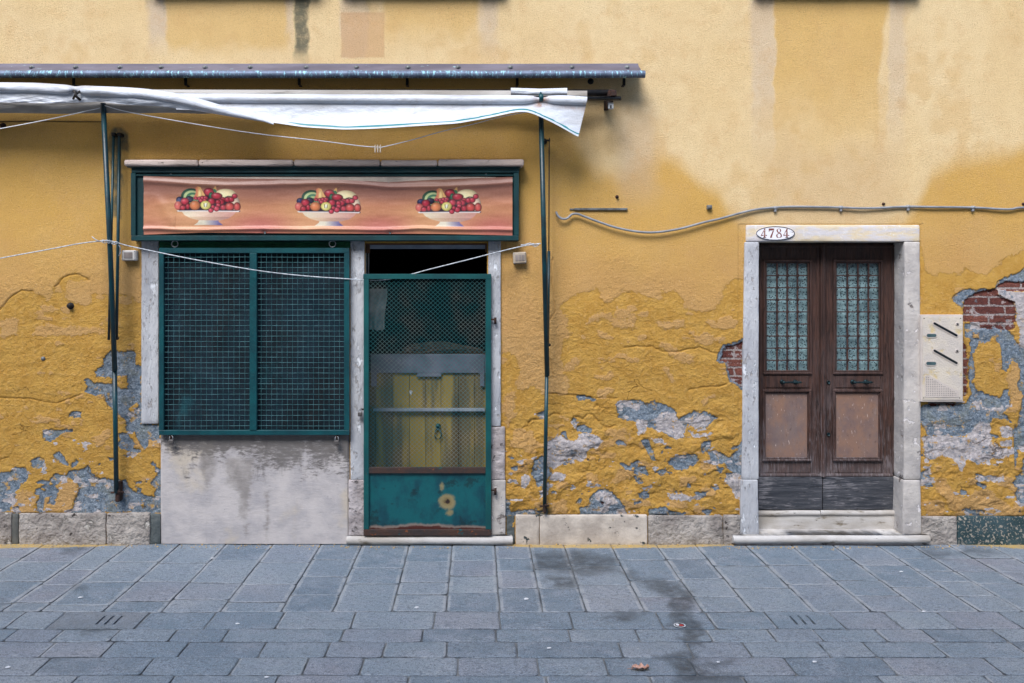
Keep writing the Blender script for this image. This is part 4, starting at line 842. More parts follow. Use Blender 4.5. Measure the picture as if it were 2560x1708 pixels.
for yy_,x_ in ((799,1236),(1226,1236)):
    q=P(x_,yy_,-.04); m.box(q[0]-.03,q[0]+.014,-.045,-.036,q[2]-.006,q[2]+.006,.001); m.tube([(q[0]+.006,-.04,q[2]+.014),(q[0]+.006,-.04,q[2]-.03)],.0085,8)
    m.build('hinge',M['rust'],gate); m=MB()
q=P(903,1028,-.04); MB().box(q[0]-.012,q[0]+.03,-.046,-.038,q[2]+.006,q[2]+.018,.002).build('hasp',M['rust'],gate)
# ---------------------------------------------------------------- things seen inside the doorway
CY=.42
q=P(1072,1345,CY); ct=empty('stall_counter',(q[0],CY,0.05),'yellow board half door with a grey metal top inside the dark doorway','counter')
m=MB()
x=903
widths=[36,42,43,41,38,44,40,42,30]
for w_ in widths:
    X0,Z1=XZ(x,930,CY+.02); X1,Z0=XZ(x+w_-.8,1345,CY+.02); m.box(X0,X1,CY+.02,CY+.045,Z0,Z1,.002); x+=w_
m.build('board_front',M['counter_boards'],ct)
m=MB(); pbox(m,926,1216,886,933,CY,CY+.02,.003,CY); pbox(m,1042,1103,933,942,CY-.004,CY+.02,.002,CY); m.build('top_board',M['counter_top'],ct)
for (a,b) in ((928,942),(1200,1211)):
    m=MB(); pbox(m,a,b,898,966,CY-.008,CY+.0,.002,CY); m.build('corner_bracket',M['counter_top'],ct)
m=MB(); pbox(m,934,1212,1021,1028,CY-.02,CY+.02,.002,CY); m.build('cross_bar',M['white_strip'],ct)
q=P(1095,1066,CY+.0); m=MB(); m.lathe((q[0],CY+.02,q[2]),[(.019,0),(.019,-.006),(.015,-.016),(.006,-.024)],'y',14)
for k in range(8): m.tube([(q[0]-.012,CY+.008,q[2]-.02),(q[0]-.022,CY+.002,q[2]-.045)],.004,6) if k==0 else None
m.tube([(q[0],CY+.008,q[2]-.016),(q[0]-.02,CY+.0,q[2]-.035),(q[0]-.024,CY,q[2]-.07),(q[0]-.012,CY,q[2]-.092),(q[0]+.012,CY,q[2]-.092),(q[0]+.024,CY,q[2]-.07),(q[0]+.02,CY,q[2]-.035),(q[0],CY+.008,q[2]-.016)],.0048,7); m.build('knocker',M['teal'],ct)
q=P(1027,982,CY+.012); m=MB(); m.prism([(q[0]-.012,q[2]+.018),(q[0]+.012,q[2]+.012),(q[0]+.008,q[2]-.004),(q[0]+.002,q[2]-.02),(q[0]-.008,q[2]-.004)],CY+.016,CY+.0195); m.build('sticker_remnant',M['gum'],ct)
# tea towel hanging inside
u=np.linspace(0,1,40); v=np.linspace(0,1,40); U,V=np.meshgrid(u,v); a=P(908,722,.30); b=P(968,828,.30)
Xc=a[0]+(b[0]-a[0])*(U*(1-.12*V))+.004*np.sin(V*7); bot=b[2]+.03*np.abs(fbm(U*6,U*0,2,5))+.0
Zc=a[2]+(bot-a[2])*V; Yc=.30+.012*np.sin(U*16+V*2)*(.3+V)+.004*fbm(U*5,V*5,2,8)
m=MB(); m.grid(np.stack([Xc,Yc,Zc],-1)); m.build('hanging_rag',M['apron'],None,None,'pale grey ragged cloth hanging inside the doorway behind the gate mesh','cloth')
m=MB()
r_=random.Random(4)
a=P(1000,880,.62); b=P(1200,880,.62)
for k in range(60):
    t0=r_.random()*.35; t1=.45+r_.random()*.55; n=12; ph=r_.random()*6; h=.005+r_.random()*.075; yy_=.55+r_.random()*.14
    tt=np.linspace(t0,t1,n); arch=np.sin((tt-.0)*math.pi)**.6
    m.tube(np.stack([a[0]+(b[0]-a[0])*tt*1.05+0*tt,yy_+.02*np.sin(tt*5+ph),a[2]+.0+h*arch*.95*(1-.5*tt*r_.random())+.010*np.sin(tt*9+ph)+.005*np.sin(tt*23+ph*2)],-1),.0016+r_.random()*.0012,4,cap=False)
# the twigs are tied in one bundle that rests on a crate
m.build('twig_bundle',M['twig'],None,None,'bundle of dry bent twigs lying behind the grey counter top','twigs')
m=MB(); X0,Z1=XZ(985,882,.5); X1,_=XZ(1215,0,.5)
for k in range(5):
    zz=Z1-.012-k*.075; m.box(X0,X1,.53,.545,zz-.05,zz,.002); m.box(X0,X1,.80,.815,zz-.05,zz,.002)
for xx in (X0+.01,X1-.03): m.box(xx,xx+.02,.545,.80,Z1-.36,Z1-.012,.002)
m.box(X0,X1,.545,.80,Z1-.36,Z1-.35,.001)
for xx in (X0+.02,X1-.05):
    for yy_ in (.55,.77): m.box(xx,xx+.03,yy_,yy_+.03,.0,Z1-.36,.001)
m.build('wooden_crate_stand',M['brown_wood'],None,None,'dark wooden slatted stand under the twigs inside the doorway','stand')
# ---------------------------------------------------------------- sign box above the shop
Fs=-.085; q=P(812,600,Fs)
sg=empty('sign_box',(q[0],0,q[2]),'long dark green wooden sign box with a cracked pale cornice over the shop','sign box')
m=MB(); pbox(m,328,1298,418,432,Fs,0.0,.003); pbox(m,327,1297,589,602,Fs-.006,.0,.004); pbox(m,326.5,339,432,589,Fs+.001,.0,.003,Fs); pbox(m,1284,1297.5,432,589,Fs+.001,.0,.003,Fs)
m.build('frame',M['teal_dark'],sg)
m=MB(); pbox(m,338,1285,431,590,Fs+.020,Fs+.032,0,Fs); 
for yy_ in (436,): pbox(m,338,1285,yy_,yy_+4,Fs+.006,Fs+.02,.002,Fs)
pbox(m,352,1270,582,588,Fs+.008,Fs+.0199,.002,Fs)
m.build('back_board',M['teal_dark'],sg)
# cornice in five cracked lengths
cs=[(309,495),(496.5,733),(734.5,950),(951.5,1093),(1095,1310)]
for i,(a,b) in enumerate(cs):
    X0,Z1=XZ(a,399+(1 if i==3 else 0)-(.8 if i==4 else 0),-.125); X1,Z0=XZ(b,415,-.125); stone(X0,X1,-.125-.002*(i%2),.0,Z0,Z1,r=.012,res=.014,amp=.0022,seed=100+i,sc_=7,rough_edge=.9).build('cornice_piece',M['sign_cornice'],sg)
m=MB(); pbox(m,318,1302,415.3,419,-.105,0,.002,-.1); m.build('cornice_moulding',M['teal_dark'],sg)
for a in (427,1215):
    q=P(a,437,Fs+.012); m=MB(); m.torus(q,.006,.0016,'y',12,5,(0,math.pi)); m.tube([(q[0]-.006,q[1],q[2]),(q[0]-.006,q[1],q[2]-.02)],.0016,5); m.tube([(q[0]+.006,q[1],q[2]),(q[0]+.006,q[1],q[2]-.02)],.0016,5); m.build('wire_hook',M['steel'],sg)
# pale strip of card showing above the banner
m=MB(); pts=[(362,439),(600,441),(880,441),(1180,441),(1240,443),(1240,452),(980,458),(700,452),(362,446)]
m.prism([XZ(a,b,Fs+.004) for a,b in pts],Fs+.0145,Fs+.019); m.build('backing_card',M['card'] if 'card' in M else M['sign_cornice'],sg)
# the banner: cloth print, drawn per vertex
bw,bh=920,150; bx0,bx1=360,1281; by0,by1=440,590
u=np.linspace(bx0,bx1,bw*1+1); v=np.linspace(by0,by1,bh+1); BX,BY=np.meshgrid(u,v)
img=np.zeros(BX.shape+(3,))
def c3(r,g,b): return np.array([r,g,b],float)
tv=(BY-by0)/(by1-by0)
def blend(i,c,w): return i*(1-w[...,None])+c*w[...,None]
img[:]=c3(158,98,80); nb=fbm(BX/140,BY/30,3,5)
img=blend(img,c3(210,128,88),sstep(.15,.55,tv+nb*.08)); 
img=blend(img,c3(244,178,108),np.exp(-((tv-.60-nb*.08)/.19)**2)*.85*(.62+.38*np.cos((BX-500)/301*2*math.pi)))
img=blend(img,c3(208,108,92),np.clip(sstep(.55,.85,tv)*sum(np.exp(-((BX-c_)/70)**2) for c_ in (650,951,1240))*.9,0,1))
img=blend(img,c3(222,132,110),sstep(.70,.95,tv)*np.exp(-((BX-370)/60)**2)*.7+0*BX)
img=blend(img,c3(236,168,110),np.clip(sstep(.62,.85,tv)*sstep(1.0,.88,tv)*sum(np.exp(-((BX-c_)/55)**2) for c_ in (470,771,1072)),0,1)*.75)
img=blend(img,c3(140,86,74),np.clip(np.exp(-((BX-900)/160)**2)*sstep(.35,.05,tv)*.55,0,1))
img=blend(img,c3(150,96,62),np.clip(sum(np.exp(-((BX-c_)/80)**2) for c_ in (500,801,1102))*sstep(.4,.1,tv)*.4,0,1))
def bowl(ox):
    global img
    zx=(BX-320-ox)*4.7; zy=(BY-390)*4.7
    def soft(d): return np.clip(.5-d/5.0,0,1)
    def ell(cx,cy,rx,ry,c,hl=.35,edge=.72,rot=0):
        global img
        a=zx-cx;b=zy-cy
        if rot: a,b=a*math.cos(rot)+b*math.sin(rot),-a*math.sin(rot)+b*math.cos(rot)
        r=np.sqrt((a/rx)**2+(b/ry)**2); w=soft((r-1)*min(rx,ry))
        sh=np.clip(1.12-edge*r**2.5-.12*(a/rx)-.0,0.25,1.2)[...,None]
        cc=np.clip(c3(*c)*sh,0,255); h=np.exp(-(((a/rx)+.3)**2+((b/ry)+.35)**2)/.07)[...,None]*hl; cc=cc*(1-h)+c3(255,225,205)*h
        img=img*(1-w[...,None])+cc*w[...,None]
    def pol(pts,c,c2=None,ax=0,a0=0,a1=1):
        global img
        d=sdf_poly(zx,zy,pts,20); w=soft(d)
        cc=c3(*c)+0*img
        if c2 is not None:
            t=np.clip(((zx if ax==0 else zy)-a0)/(a1-a0),0,1)[...,None]; cc=c3(*c)*(1-t)+c3(*c2)*t
        img=img*(1-w[...,None])+cc*w[...,None]
    pol([(590,560),(640,500),(760,470),(1000,440),(1200,460),(1290,520),(1300,656),(600,656)],(48,28,44))
    ell(745,475,118,102,(38,86,62),.1,.5); 
    for k in range(4): ell(752+k*7,482+k*8,96-k*22,82-k*18,((178,196,128),(60,120,84),(170,190,120),(70,130,90))[k],0,.2)
    ell(1150,450,124,78,(238,216,158),.25,.30); ell(1262,560,55,90,(226,196,164),.1,.4)
    pol([(995,400),(1020,350),(1042,342),(1040,420),(1010,430)],(230,170,90)); pol([(1040,348),(1072,334),(1074,340),(1044,354)],(90,66,50))
    pol([(762,510),(800,430),(798,362),(828,346),(858,358),(872,396),(905,450),(930,505),(860,520)],(214,78,70),(240,178,98),0,770,850)
    ell(848,450,22,70,(244,196,120),.2,.3)
    ell(955,416,64,52,(186,32,52),.45); pol([(1000,380),(1030,378),(1046,410),(1030,428),(1008,406)],(36,112,70))
    ell(978,462,26,44,(34,104,70),.2); ell(1046,466,68,44,(190,34,52),.4)
    ell(612,520,44,42,(36,44,92),.25); ell(724,512,50,42,(34,32,62),.25); ell(672,540,52,50,(196,36,58),.3)
    for (a,b,r) in ((845,505,30),(880,500,34),(915,495,30),(860,530,26),(800,500,22),(905,520,24)): ell(a,b,r,r,(190,36,60),.4)
    for (a,b,r) in ((1120,515,36),(1172,512,36),(1218,508,36),(1098,540,40),(1257,465,34),(1060,545,34),(985,538,46)): ell(a,b,r,r,(192,34,56),.4)
    pol([(1140,478),(1180,462),(1230,470),(1225,480),(1180,474),(1145,488)],(40,50,50))
    ell(594,592,46,54,(222,96,84),.45,.4); ell(648,618,38,36,(196,46,60),.35); ell(706,602,26,42,(190,36,54),.35)
    ell(790,590,62,60,(226,122,68),.4,.45); ell(1122,612,40,40,(188,40,58),.3); ell(1198,600,58,56,(214,66,60),.4); ell(1284,600,42,58,(216,72,66),.35)
    ell(914,586,60,56,(214,196,84),.1,.2); ell(912,586,46,43,(226,214,120),.1,.1); ell(912,586,18,28,(236,232,206),0,.1,.5)
    pol([(890,556),(900,560),(905,610),(896,606)],(120,110,60)); pol([(930,560),(936,566),(930,612),(924,606)],(120,110,60))
    pol([(1300,652),(1322,650),(1318,668),(1270,672)],(56,38,70)); pol([(574,650),(1316,652),(1300,670),(590,668)],(240,232,226)); pol([(600,646),(1290,648),(1290,655),(605,654)],(48,34,58))
    pol([(634,668),(1274,668),(1240,712),(1180,755),(1080,784),(850,784),(740,752),(668,712)],(246,226,190),(226,158,142),0,700,1230)
    pol([(700,735),(1210,735),(1180,755),(1080,784),(850,784),(740,752)],(240,206,160),(196,140,128),0,720,1180)
    pol([(838,782),(1066,782),(1072,800),(1120,842),(780,842),(826,806)],(244,234,204),(92,84,150),0,900,1090)
    for (a,b,r) in ((1062,584,28),(1042,628,38),(976,652,32),(1000,604,24)): ell(a,b,r,r,(206,48,70),.4)
for k in range(3): bowl(301*k)
img=np.clip(img*.90+ (fbm(BX/2.2,BY/2.2,3,9)*8)[...,None],0,255)/255
# the print has faded in the sun
lum=img.mean(-1,keepdims=True); img=lum+(img-lum)*.86; img=img*.95+.04
lin=np.where(img<=.04045,img/12.92,((img+.055)/1.055)**2.4)
# cloth shape: sagging top edge pulled down at the middle nail, ripples along the foot
tu=(BX-bx0)/(bx1-bx0)
topc=np.interp(BX,[360,430,560,700,860,972,1060,1150,1281],[441,443,446,448,450,456,451,447,443]); botc=np.interp(BX,[360,500,800,1100,1281],[587,582,584,585,589])
yc=topc+(botc-topc)*((BY-by0)/(by1-by0))
cur=(BY-by0)/(by1-by0)
dep=.012*np.exp(-((yc-572-fbm(BX/120,BX*0,2,3)*4)/5.0)**2)+.010*np.exp(-((cur-.10-.03*np.cos(BX/90))/.05)**2)*(1)+fbm(BX/130,BY/40,3,44)*.005+fbm(BX/70,BY/22,3,45)*.0012
dep+= .008*np.exp(-((BX-BY*.5-150)/14)**2)*sstep(.2,.5,cur)*sstep(.95,.7,cur)*(BX<440)
for (a,b) in ((662,582),(975,583)): dep-= .009*np.exp(-((BX-a)**2+(yc-b)**2)/60)
yb=Fs-.006-dep
kx=(D+Fs)/D; GX=CAMX+(BX-VX)*S*kx; GZ=CAMZ-(yc-VY)*S*kx
colr=np.concatenate([lin,np.ones(lin.shape[:2]+(1,))],-1)
q=P(820,588,Fs)
bn=fast_grid('banner',np.stack([GX,yb,GZ],-1)-np.array([q[0],Fs,q[2]]),M['banner'],None,None,{'print':colr},flip=True); bn.location=(q[0],Fs,q[2]); tag(bn,'long orange pink banner printed with three bowls of fruit','banner')
for (a,b) in ((662,582),(975,583),(662,452),(972,459)):
    q=P(a,b,Fs-.008); MB().lathe((q[0],Fs-.002,q[2]),[(.0075,0),(.0075,-.005),(.004,-.006),(.0035,-.004),(.0001,-.004)],'y',14).build('eyelet',M['pvc_edge'],bn)
# ================================================================ zinc drip ledge above the awning
LY=-.165
q=P(800,170,0); lg=empty('drip_ledge',(q[0],0,q[2]),'long streaked zinc drip ledge with round lip and bolts above the awning','ledge')
def strip(pts_yz,x0,x1,name,mat,par,n=160,seed=1,amp=.002,thick=.003):
    X=np.linspace(x0,x1,n); P2=np.array(pts_yz); m=MB()
    G=np.zeros((len(P2),n,3)); G[...,0]=X; G[...,1]=P2[:,0][:,None]; G[...,2]=P2[:,1][:,None]
    G[...,2]+=(fbm(X*1.5,X*0,3,seed)*amp)[None]; G[...,1]+=(fbm(X*2,X*0+5,3,seed)*amp)[None]
    m.grid(G); G2=G.copy(); G2[...,2]-=thick; G2[...,1]+=thick*.5; m.grid(G2)
    o=m.build(name,mat,par,fix=False); return o
xl=P(-420,0)[0]
zt=P(0,160,-.02)[2]
strip([(0,zt+.004),(-.012,zt+.004),(-.016,P(0,162,-.016)[2]),(-.05,P(0,168,-.05)[2]),(LY+.014,P(0,177.5,LY)[2])],xl,P(1598,0,-.05)[0],'flashing',M['flashing'],lg,seed=3)
c=P(0,184,LY-.01); X0=P(-400,0,LY)[0]; X1=P(1613,0,LY)[0]; R=.0245
a=np.linspace(-.1*math.pi,1.62*math.pi,20); X=np.linspace(X0,X1,240); G=np.zeros((len(a),len(X),3)); G[...,0]=X
G[...,1]=(LY+.010-R*np.sin(a))[:,None]*1.0; G[...,2]=(c[2]+R*np.cos(a))[:,None]+(fbm(X*.8,X*0,3,9)*.0025)[None]+ (.0016*sstep(1.0,1.3,X)*6)[None]
m=MB(); m.grid(G); G2=G.copy(); G2[...,1]=(LY+.010-(R-.003)*np.sin(a))[:,None]; G2[...,2]=(c[2]+(R-.003)*np.cos(a))[:,None]; m.grid(G2); m.build('round_lip',M['gutter'],lg,fix=False)
for a in (78,188,299,402,512,625,765,891,1020,1145,1276,1430,1568):
    q=P(a,169.5,-.08); m=MB(); m.lathe((q[0],-.070,q[2]),[(.0185,.0),(.0185,-.005),(.013,-.008),(.010,-.010),(.010,-.022),(.006,-.026)],'y',18); m.build('bolt',M['galv'],lg)
for a in (184,464,748,1018,1293,1560):
    q0=P(a,190,-.06); m=MB(); z=q0[2]; m.box(q0[0]-.0095,q0[0]+.0095,-.063,-.055,P(0,213,-.06)[2],P(0,186,-.06)[2],.001); m.box(q0[0]-.0095,q0[0]+.0095,-.055,-.0,P(0,213,-.06)[2],P(0,213,-.06)[2]+.006,.001); m.box(q0[0]-.0095,q0[0]+.0095,-.150,-.055,P(0,187,-.06)[2],P(0,187,-.06)[2]+.006,.001); m.build('bracket',M['black_iron'],lg)
# ================================================================ awning, rolled in
BYD=-.27
q=P(800,260,0); aw=empty('awning',(q[0],0,q[2]),'rolled up white canvas awning with a green hem stripe drooping from its bar','awning')
def sheet(x0,x1,nx,topf,hemf,ry,depth0,slant,seed,tube_r=.030,skew=None,wr=1.0,hemw=True,fold=None):
    px_=np.linspace(x0,x1,nx); nv=44; v=np.linspace(0,1,nv); PXg,V=np.meshgrid(px_,v)
    tp=topf(PXg); hm=hemf(PXg); pr=tube_r/S
    # profile: first third wraps the bar, the rest hangs
    w=np.clip(V/.42,0,1); ang=w*math.pi*.94
    rr=np.clip((hm-tp)/2.1,4,pr)*(1+0*V)
    pinch=np.zeros_like(PXg)
    for c_,s_,a_ in skew or []: pinch+=a_*np.exp(-((PXg-c_)/s_)**2)
    rr=rr*(1-pinch)
    yt=tp+rr*(1-np.cos(ang))+pinch*pr*.45; yy=depth0-rr*S*np.sin(ang)
    h=np.clip((V-.42)/.58,0,1)
    yend=tp+rr*(1-np.cos(math.pi*.94))+pinch*pr*.45
    Y=np.where(V<.42,yt,yend+(hm-yend)*h)
    dep=np.where(V<.42,yy,depth0-rr*S*math.sin(math.pi*.94)-slant(PXg)*h**2.0)
    dep=dep+wr*(fbm(PXg/60+Y/40,Y/14,4,seed)*.007*(.25+h)+fbm(PXg/22-Y/30,Y/9,3,seed+1)*.0035*(.15+h))
    dep=dep-(wr>1)*np.clip(fbm(PXg/120-Y/40,Y/60,2,seed+4)+.1,-.3,1)*.022*np.sin(np.pi*np.clip(V,0,1))**.6
    Xp=PXg-np.where(PXg>1300,((PXg-1300)/168)*23*np.clip((Y-250)/95,0,1),0)
    k=(D+dep)/D; W=np.stack([CAMX+(Xp-VX)*S*k,dep,CAMZ-(Y-VY)*S*k],-1)
    return W,PXg,V,Y,hm
ip=lambda xs_,ys_:(lambda x:np.interp(x,xs_,ys_))
def smooth(f): return lambda x:(f(x-14)+f(x-7)+f(x)+f(x+7)+f(x+14))/5
topR=smooth(ip([400,480,900,1300,1354,1400,1470],[233,234,236,238,239,238,241]))
hemR=smooth(ip([400,500,585,677,760,860,930,1000,1142,1216,1271,1290,1310,1326,1380,1420,1470],[272,276,290,306,318,324,322,318,309,296,284,280,279,281,303,321,344]))
W,PXg,V,Y,hm=sheet(440,1468,420,topR,hemR,0,BYD,lambda x:.052+.02*np.sin(x/140),5,.031,[(1352,26,.42)],.45)
stripe=sstep(4.2,5.0,hm-Y)*sstep(8.2,7.4,hm-Y)*sstep(690,740,PXg)
rust=np.exp(-((PXg-1352)/16)**2)*sstep(235,246,Y)*sstep(275,262,Y)*.9+sstep(1360,1420,PXg)*np.exp(-((Y-262-(PXg-1360)*.1)/5)**2)*.4
rust=np.clip(rust,0,1)
fast_grid('canvas',W,M['canvas'],None,aw,{'stripe':stripe,'rust':rust})
topL=smooth(ip([-400,0,90,183,311,366,430,501,600,684,700],[203,206,207,213,218,222,231,247,277,305,309]))
hemL=smooth(ip([-400,0,146,180,215,250,315,402,494,585,677,700],[254,256,259,257,256,254,262,266,278,293,308,312]))
W,PXg,V,Y,hm=sheet(-400,684,420,topL,hemL,0,BYD-.045,lambda x:-.005+.0*x,15,.034,[(188,14,.5)],1.5)
fast_grid('canvas',W,M['canvas'],None,aw,{'stripe':np.zeros_like(V),'rust':np.zeros_like(V)})
def back(x0,x1,tf,bf,dep,seed,name,n=200):
    px_=np.linspace(x0,x1,n); v=np.linspace(0,1,16); A,V=np.meshgrid(px_,v); Y=tf(A)+(bf(A)-tf(A))*V; dp=dep-.014*np.sin(V*math.pi)+fbm(A/70,Y/12,3,seed)*.007
    k=(D+dp)/D; m=MB(); m.grid(np.stack([CAMX+(A-VX)*S*k,dp,CAMZ-(Y-VY)*S*k],-1)); return m.build(name,M['canvas_back'],aw)
back(-400,640,ip([-400,640],[226,236]),smooth(ip([-400,60,146,250,330,420,512,560,640],[282,283,285,283,284,282,285,281,272])),-.215,21,'lower_canvas')
back(-400,1468,ip([-400,1468],[222,227]),ip([-400,1468],[246,250]),-.175,22,'rolled_canvas')
u_=back(1277,1418,ip([1277,1350,1418],[219.5,222,220]),ip([1277,1418],[238,239]),-.245,23,'canvas_flap',40); u_.data.materials[0]=M['canvas']; 
for nm in ('stripe','rust'): 
    at=u_.data.attributes.new(nm,'FLOAT','POINT')
# bars, end bracket and ties
m=MB(); a=P(-400,243,BYD+.0); b=P(1552,244.5,BYD); z=P(0,246,BYD)[2]; m.tube([(a[0],BYD,z),(b[0],BYD,P(0,246,BYD)[2])],.0150,16); m.build('front_bar',M['black_gloss'] if 'black_gloss' in M else M['black_iron'],aw)
m=MB(); m.tube([P(-400,233,-.15),P(1530,233,-.15)],.024,14); m.build('roller',M['black_iron'],aw)
m=MB(); q=P(1527,245,-.2); zt=P(0,226,-.2)[2]; zb=P(0,262,-.2)[2]; m.box(q[0]-.018,q[0]+.012,-.235,-.0,zb,zt,.005); m.box(q[0]-.012,q[0]+.024,-.298,-.235,P(0,240,-.28)[2]-.004,P(0,226,-.28)[2],.004); m.build('end_bracket',M['rust'],aw)
q=P(1527,264,-.25); m=MB(); m.box(q[0]-.018,q[0]+.018,-.256,-.244,q[2]-.024,q[2]+.022,.006); m.build('bracket_plate',M['steel'],aw)
q=P(1527,266,-.257); m=MB(); m.box(q[0]-.006,q[0]+.006,-.2575,-.2555,q[2]-.012,q[2]+.008,.002); m.build('bracket_slot',M['dark_hole'],aw)
# green strap over the bar (right) and dark clip (left)
q=P(1352,245,BYD); m=MB(); m.tube([(q[0]-.012,BYD,q[2]),(q[0]+.014,BYD,q[2])],.0262,16); m.lathe((q[0],BYD-.0,q[2]+.022),[(.009,0),(.006,.012),(.004,.018)],'z',8); m.build('strap',M['teal'],aw)
q=P(189,237,BYD-.085); m=MB(); m.tube([(q[0]-.022,q[1]+.02,q[2]+.028),(q[0]+.002,q[1]-.006,q[2]+.012),(q[0]+.006,q[1]-.006,q[2]-.012),(q[0]+.022,q[1]+.02,q[2]-.03)],.0085,8); m.tube([(q[0]+.022,q[1]+.02,q[2]+.028),(q[0],q[1]-.004,q[2]),(q[0]-.024,q[1]+.02,q[2]-.022)],.0075,8); m.build('clip',M['black_iron'],aw)
# folding arms: sleeve, inner tube, gas rods
def pole(pts,r,name,mat,n=14):
    m=MB(); m.tube([P(*p) for p in pts],r,n); return m.build(name,mat,aw)
pole([(1352,262,-.235),(1368,940,-.11)],.0165,'arm_sleeve',M['teal_pole']); pole([(1367,930,-.11),(1361.5,1262,-.05)],.0128,'arm_tube',M['teal_pole'])
pole([(1373,350,-.05),(1372,640,-.06)],.0038,'arm_rod',M['black_iron'],8); pole([(1372,628,-.07),(1369,865,-.075)],.0105,'rod_sleeve',M['teal_pole'],10)
pole([(258,258,-.235),(276,640,-.18),(287,927,-.11)],.0165,'arm_sleeve',M['teal_pole']); pole([(286.5,915,-.10),(291,1232,-.055)],.0155,'arm_tube',M['teal_pole'])
pole([(284,336,-.05),(279,560,-.07),(272,850,-.075)],.0085,'arm_rod',M['teal_pole'],10); pole([(298.5,336,-.05),(294.5,640,-.075),(291,850,-.09)],.0105,'arm_rod',M['teal_pole'],10)
m=MB(); 
for (a,b) in ((284,336),(298.5,336)):
    q=P(a,b,-.05); m.box(q[0]-.012,q[0]+.012,-.062,.0,q[2]-.012,q[2]+.01,.003)
m.build('rod_mount',M['black_iron'],aw)
q=P(1366,352,-.04); m=MB(); m.lathe((q[0]-.012,.0,q[2]),[(.020,0),(.020,-.012),(.009,-.02),(.009,-.05)],'y',12); m.box(q[0]-.012,q[0]+.024,-.058,-.044,q[2]-.006,q[2]+.006,.001); m.box(q[0]+.016,q[0]+.022,-.060,-.040,q[2]-.012,q[2]+.016,.001); m.build('rod_mount',M['black_iron'],aw)
for (a,b,y) in ((293,846,-.10),(1364,862,-.10),(1373,862,-.09)):
    q=P(a,b,y); MB().lathe((q[0],y-.012,q[2]),[(.010,.02),(.010,-.006),(.006,-.010)],'y',10).build('pivot_bolt',M['black_iron'],aw)
for (a,b,s_) in ((296,1228,1.0),(1362,1262,.75)):
    q=P(a,b,-.04); m=MB(); m.box(q[0]-.016*s_,q[0]+.014*s_,-.058,.006,q[2]-.07*s_,q[2]+.06*s_,.006); m.tube([(q[0]-.045*s_,-.05,q[2]-.008),(q[0]+.04*s_,-.05,q[2]-.004)],.006,8); m.lathe((q[0]+.004,-.05,q[2]),[(.017*s_,.01),(.017*s_,-.01),(.008,-.016)],'y',10); m.build('foot_bracket',M['rust'],aw)
# ================================================================ ropes, pegs
def rope(name,pts,r,mat,label,cat='rope',sub=8,extra=None,group=None):
    pts=[np.array(P(*p)) for p in pts]; out=[]
    for i in range(len(pts)-1):
        p0=pts[max(i-1,0)];p1=pts[i];p2=pts[i+1];p3=pts[min(i+2,len(pts)-1)]
        for t in np.linspace(0,1,sub,endpoint=False):
            out.append(.5*((2*p1)+(-p0+p2)*t+(2*p0-5*p1+4*p2-p3)*t*t+(-p0+3*p1-3*p2+p3)*t**3))
    out.append(pts[-1]); m=MB(); m.tube(out,r,8)
    if extra: extra(m)
    return m.build(name,mat,None,None,label,cat,group)
def knot(px_,py_,y,n=3,r=.006):
    def f(m):
        for k in range(n):
            q=P(px_+(k-1)*5,py_+(k%2)*2,y); m.torus(q,r+.002,.0024,'y',12,6)
            q=P(px_+(k-1)*5+2,py_,y); m.torus(q,r,.0024,'x',12,6)
    return f
rope('clothes_line',[(-420,400,-.25),(-200,358,-.25),(0,322,-.25),(130,297,-.25),(250,270,-.262)],.0030,M['rope'],'white cord running from the left pole top out of the picture','cord')
rope('clothes_line',[(262,264,-.262),(320,280,-.262),(480,309,-.26),(640,334,-.26),(800,352,-.26),(900,365,-.26),(945,368,-.26),(960,367,-.26),(1030,350,-.26),(1100,330,-.26),(1180,311,-.26),(1262,290,-.25),(1348,275,-.25)],.0030,M['rope'],'white cord sagging under the awning with three pegs on it','cord')
for i,a in enumerate((938,944.5,951)):
    q=P(a,368,-.26); pg=empty('clothes_peg',(q[0],-.26,q[2]-.03),('leftmost','middle','rightmost')[i]+' of the three small pale pegs clipped to the sagging cord','peg','pegs on the cord')
    MB().box(q[0]-.0035,q[0]+.0035,-.269,-.2615,q[2]-.036,q[2]+.014,.002).build('peg_half',M['peg'],pg); MB().box(q[0]-.0035,q[0]+.0035,-.2585,-.251,q[2]-.036,q[2]+.014,.002).build('peg_half',M['peg'],pg)
    m=MB(); m.tube([(q[0]-.0045,-.271,q[2]-.01),(q[0]-.0045,-.249,q[2]-.01)],.0016,6); m.tube([(q[0]+.0045,-.271,q[2]-.01),(q[0]+.0045,-.249,q[2]-.01)],.0016,6); m.build('peg_spring',M['steel'],pg)
rope('tied_rope',[(-420,715,-.2),(-200,684,-.2),(0,646,-.2),(120,624,-.2),(200,609,-.2),(250,603,-.21),(268,602,-.212),(290,606,-.20),(330,617,-.17),(480,648,-.15),(640,676,-.13),(760,690,-.10),(860,697,-.07),(905,700,-.035),(960,700,.00),(1020,688,.005),(1068,675,-.02),(1160,652,-.10),(1250,629,-.16),(1310,615,-.19),(1352,609,-.18)],.0036,M['rope_grey'],'grey rope tied between the two awning poles across the grille','rope',8,lambda m:(knot(262,603,-.212,4)(m),knot(286,607,-.205,3)(m),knot(1338,612,-.185,3)(m),
  m.tube([P(252,604,-.215),P(240,600,-.22),P(230,592,-.22)],.0028,8),m.tube([P(296,612,-.19),P(301,620,-.18),P(301,632,-.17),P(297,640,-.16)],.0034,8),m.tube([P(1336,613,-.185),P(1325,608,-.19),P(1312,612,-.19),P(1302,613,-.19)],.0034,8)))
m=MB(); m.tube([P(-420,306,-.004),P(0,303.5,-.004),P(130,303,-.004),P(255,304,-.006)],.0022,6); m.build('thin_cable',M['black_iron'],None,None,'thin dark cable running level along the wall left of the pole','cable')
